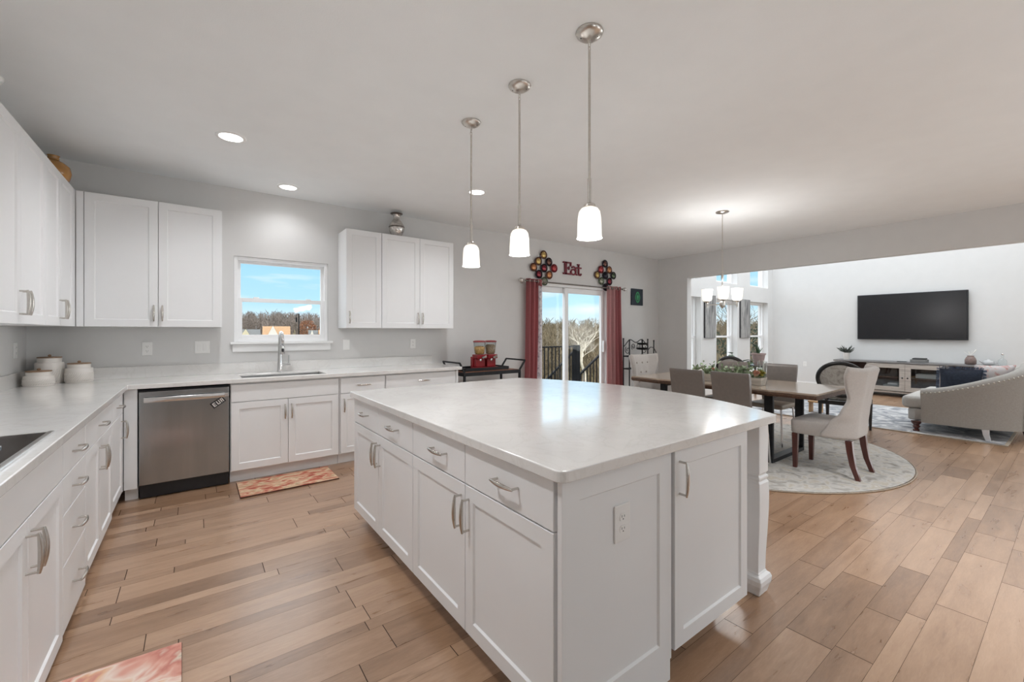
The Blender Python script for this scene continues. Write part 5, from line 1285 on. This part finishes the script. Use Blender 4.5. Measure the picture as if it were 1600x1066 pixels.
bm = new(); bx(bm, 3.2, 9.3, 5.26, 8.1, -.2, -.12); struct('deck', bm, M_DECK)
M_RAIL = pm('black_rail_metal', (0.006, 0.007, 0.009), 0.55, var=0.2, spec=0.12)
dr = thing('deck_railing', 'black metal deck railing with thin balusters outside the sliding door', 'railing', (6.9, 8.0, -.12))
bm = new(); bx(bm, 5.4, 8.0, 7.98, 8.02, .93, .965); obj('top_rail', bm, M_RAIL, dr)
bm = new(); bx(bm, 5.4, 8.0, 7.985, 8.015, -.04, -.01); obj('bottom_rail', bm, M_RAIL, dr)
for k in range(21):
    x = 5.46 + .124 * k; bm = new(); bx(bm, x - .011, x + .011, 7.989, 8.011, -.01, .93); obj('baluster', bm, M_RAIL, dr)
bm = new(); bx(bm, 8.0, 8.13, 7.93, 8.07, -.12, .98); obj('post', bm, M_RAIL, dr, bevel=.006)
bm = new(); bx(bm, 5.30, 5.40, 7.95, 8.05, -.12, .98); obj('post', bm, M_RAIL, dr, bevel=.006)
for lab, xa, xb, y, za, zb2 in (('black sloping stair railing right of the thick deck post', 8.18, 9.2, 8.02, .18, .82), ('black sloping stair railing seen through the deck balusters', 7.75, 8.95, 9.0, -.12, .75)):
    t = thing('stair_railing', lab, 'railing', ((xa + xb) / 2, y, -1.6), group='stair railings')
    bm = new(); bar(bm, (xa, y, za), (xb, y, zb2), .05, .05); obj('hand_rail', bm, M_RAIL, t)
    bm = new(); bar(bm, (xa, y, za - .9), (xb, y, zb2 - .9), .03, .03); obj('bottom_rail', bm, M_RAIL, t)
    n = int((xb - xa) / .124)
    for k in range(n):
        x = xa + .06 + .124 * k; zz = za + (zb2 - za) * (x - xa) / (xb - xa); bm = new(); bx(bm, x - .011, x + .011, y - .011, y + .011, zz - .9, zz - .02); obj('baluster', bm, M_RAIL, t)
    for x, zz in ((xa + .02, za), (xb - .02, zb2)):
        bm = new(); bx(bm, x - .03, x + .03, y - .03, y + .03, ground_z(12, 45) + .02, zz - .02); obj('post', bm, M_RAIL, t)

M_BARKP = pm('pale_sycamore_bark', (0.58, 0.54, 0.46), 0.9, var=0.2, scale=6)
M_BARKB = pm('brown_bark', (0.115, 0.09, 0.052), 0.9, var=0.35, scale=2)
M_BARKG = pm('grey_brown_bark', (0.15, 0.125, 0.108), 0.9, var=0.35, scale=2)
def branch(bm, p, d, L_, r, depth, q, spread=.6, up=.25):
    n = 3; pts = [p]; dd = d.copy(); rs = [r]
    for i in range(n):
        dd = (dd + V(q.gauss(0, .16), q.gauss(0, .16), q.gauss(0, .1) + up * .12)).normalized(); pts.append(pts[-1] + dd * L_ / n); rs.append(r * (1 - .55 * (i + 1) / n))
    tube(bm, pts, rs, 5 if depth > 1 else 4)
    if depth == 0: return
    for k in range(4 if depth > 2 else 5):
        i = q.choice((1, 2, 3, 3)); a = q.uniform(0, 2 * PI)
        nd = (dd + V(math.cos(a), math.sin(a), q.uniform(-.2, .7)) * spread * 1.3).normalized()
        branch(bm, pts[i], nd, L_ * q.uniform(.55, .78), rs[i] * .62, depth - 1, q, spread, up)
def bare_tree(label, az, r, H, m, seed, depth=4, spread=.6, rad=.028, group='bare trees beyond the deck'):
    q = random.Random(seed); z = ground_z(r, az); b = polar(r, az, z)
    t = thing('bare_tree', label, 'tree', b, group=group)
    bm = new(); branch(bm, b, V(0, 0, 1), H * .36, H * rad, depth, q, spread); obj('trunk_and_branches', bm, m, t)
bare_tree('pale bare sycamore tree outside the right half of the sliding door', 46.3, 26, 5.6, M_BARKP, 5, 5, .75, .022)
bare_tree('brown bare tree just right of the pale sycamore', 49.0, 30, 6.8, M_BARKB, 8, 4)
bare_tree('brown bare tree low behind the deck railing on the left', 41.5, 38, 6.5, M_BARKB, 12, 4)
bare_tree('bare tree seen through the middle tall living room window', 62.6, 27, 8.0, M_BARKB, 15, 4)
bare_tree('bare tree seen through the rightmost tall living room window', 66.6, 29, 8.4, M_BARKB, 21, 4)
def woodland(name, label, azs, rr_, hh, n, m, seed, tw=40, kind_cat='trees'):
    q = random.Random(seed); bm = new()
    for k in range(n):
        az = q.uniform(*azs); r = rr_[0] + (rr_[1] - rr_[0]) * q.random() ** .8; z = ground_z(r, az); H = q.uniform(*hh); b = polar(r, az, z - .2)
        w = .012 * H + .0009 * r
        tp_ = b + V(q.gauss(0, .3), q.gauss(0, .3), H); tube(bm, [b, b.lerp(tp_, .5), tp_], [w, w * .7, w * .25], 3)
        for j in range(11):
            s_ = b.lerp(tp_, q.uniform(.3, .9)); a = q.uniform(0, 2 * PI); e_ = s_ + V(math.cos(a), math.sin(a), q.uniform(.4, 1.5)) * H * q.uniform(.10, .2)
            tube(bm, [s_, e_], [w * .45, w * .15], 3)
        for j in range(tw):
            a, e2 = q.uniform(0, 2 * PI), q.uniform(-.6, 1.4); k_ = q.random() ** .4
            c_ = b.lerp(tp_, .62) + V(math.cos(a) * math.cos(e2) * H * .3 * k_, math.sin(a) * math.cos(e2) * H * .3 * k_, math.sin(e2) * H * .38 * k_)
            d_ = V(q.gauss(0, .5), q.gauss(0, .5), 1).normalized() * H * q.uniform(.05, .12); sd_ = V(q.gauss(0, 1), q.gauss(0, 1), 0).normalized() * H * .012
            bm.faces.new([bm.verts.new(x) for x in (c_ - sd_, c_ + sd_, c_ + d_)])
    o = obj(name, bm, m, kind='stuff'); tag(o, label, kind_cat); return o
woodland('woodland', 'brown leafless woods on the hillside beyond the deck', (35, 75), (46, 118), (5.0, 7.6), 1300, M_BARKB, 1)
woodland('woodland', 'grey leafless woods on the ridge behind the houses', (0, 18), (235, 325), (6, 12), 520, M_BARKG, 2, 60)
M_RUST = pm('rust_foliage', (0.20, 0.085, 0.04), 0.95, var=0.35, scale=.5)
M_EVER = pm('dark_evergreen', (0.028, 0.042, 0.026), 0.95, var=0.5, scale=2)
def bush(name, label, az, r, w, h, m, seed, group=None):
    q = random.Random(seed); b = polar(r, az, ground_z(r, az)); t = thing(name, label, 'tree', b, group=group)
    bm = new(); cyl(bm, b, b + V(0, 0, h * .4), w * .06, 6); obj('trunk', bm, M_BARKG, t)
    bm = new()
    for k in range(900):
        a, e_ = q.uniform(0, 2 * PI), math.asin(q.uniform(-.7, 1)); k_ = q.uniform(.6, 1)
        d = V(math.cos(a) * math.cos(e_), math.sin(a) * math.cos(e_), math.sin(e_)); p = b + V(d.x * w / 2 * k_, d.y * w / 2 * k_, h * .55 + d.z * h * .45 * k_)
        leaf(bm, p, (d.x + q.gauss(0, .5), d.y + q.gauss(0, .5), d.z + q.gauss(0, .5)), w * .075, w * .03, (q.gauss(0, 1), q.gauss(0, 1), 1))
    obj('crown', bm, m, t)
bush('evergreen_tree', 'dark evergreen low in the middle tall living room window', 62.2, 20, 1.2, 3.2, M_EVER, 3, 'evergreens outside the tall windows')
bush('evergreen_tree', 'dark evergreen low in the rightmost tall living room window', 66.3, 20, 1.34, 3.4, M_EVER, 4, 'evergreens outside the tall windows')
bush('rust_tree', 'rust-leaved tree right of the dark pole beyond the kitchen window', 11.0, 206, 7.0, 9, M_RUST, 5)
bush('rust_tree', 'rust-leaved tree at the far right of the kitchen window view', 12.8, 204, 5.0, 7.0, M_RUST, 6)

M_SIDING = pm('cream_siding', (0.44, 0.40, 0.28), 0.8, var=0.08, scale=1); M_WSIDING = pm('white_siding', (0.52, 0.50, 0.46), 0.8, var=0.05, scale=1)
M_ROOFG = pm('grey_roof_shingle', (0.10, 0.108, 0.11), 0.9, var=0.15, scale=2); M_ROOFT = pm('tan_roof_shingle', (0.30, 0.19, 0.105), 0.9, var=0.15, scale=2)
M_WIN = pm('dark_house_window', (0.06, 0.065, 0.07), 0.3, var=0.2)
def house(label, az, r, w, dpt, hw, hr, mw, mr, wins):
    a = math.radians(az); c = polar(r, az, ground_z(r, az) - .3)
    t = thing('house', label, 'house', c, -a, 'houses beyond the kitchen window')
    bm = new(); bx(bm, -w / 2, w / 2, 0, dpt, 0, hw); obj('walls', bm, mw, t, local=True)
    bm = new(); o_ = .4; prism(bm, [(-o_, hw), (dpt + o_, hw), (dpt / 2, hw + hr)], lambda p, z, x: V(x, p, z), -w / 2 - o_, w / 2 + o_); obj('roof', bm, mr, t, local=True)
    bm = new(); gx = -w * .14; prism(bm, [(gx - w * .2, hw), (gx + w * .2, hw), (gx, hw + hr * 1.04)], lambda x, z, y: V(x, y, z), -.6, dpt / 2); obj('gable', bm, mw, t, local=True)
    for x, z in wins:
        bm = new(); bx(bm, x * w - .5, x * w + .5, -.08, -.01, z * hw - .7, z * hw + .7); obj('window', bm, M_WIN, t, local=True)
house('cream house with a low grey roof at the left of the kitchen window view', 4.9, 185, 6.8, 8, 2.9, 2.2, M_SIDING, M_ROOFG, ((-.32, .5), (-.1, .5), (.12, .5), (.34, .5)))
house('large tan-roofed house with a white gable behind the kitchen faucet', 7.7, 185, 8.6, 9, 2.9, 3.4, M_WSIDING, M_ROOFT, ((-.3, .5), (0, .5), (.3, .5)))
house('small white house just right of the dark pole', 11.6, 180, 2.6, 5, 3.2, 1.6, M_WSIDING, M_ROOFG, ((-.2, .5),))
house('small white house at the right edge of the kitchen window view', 12.7, 178, 2.3, 5, 3.4, 1.5, M_WSIDING, M_ROOFT, ((.2, .5),))
p_ = V(7.85, 44.31, ground_z(45, 10))  # slim pole with a bent arm and a hanging piece
lp = thing('hooked_pole', 'thin dark pole with a hanging piece seen through the kitchen window', 'lamp post', p_)
bm = new(); cyl(bm, p_, (7.85, 44.31, 3.05), .05, 8); obj('pole', bm, M_RAIL, lp)
bm = new(); tube(bm, [(7.85, 44.31, 2.95), (7.78, 44.31, 3.04), (7.66, 44.31, 3.0), (7.64, 44.31, 2.75)], .02, 6); obj('arm', bm, M_RAIL, lp)
bm = new(); lathe(bm, [(.02, 2.75), (.07, 2.66), (.07, 2.3), (.03, 2.25)], (7.64, 44.31, 0), 10); obj('hanging_piece', bm, M_RAIL, lp)
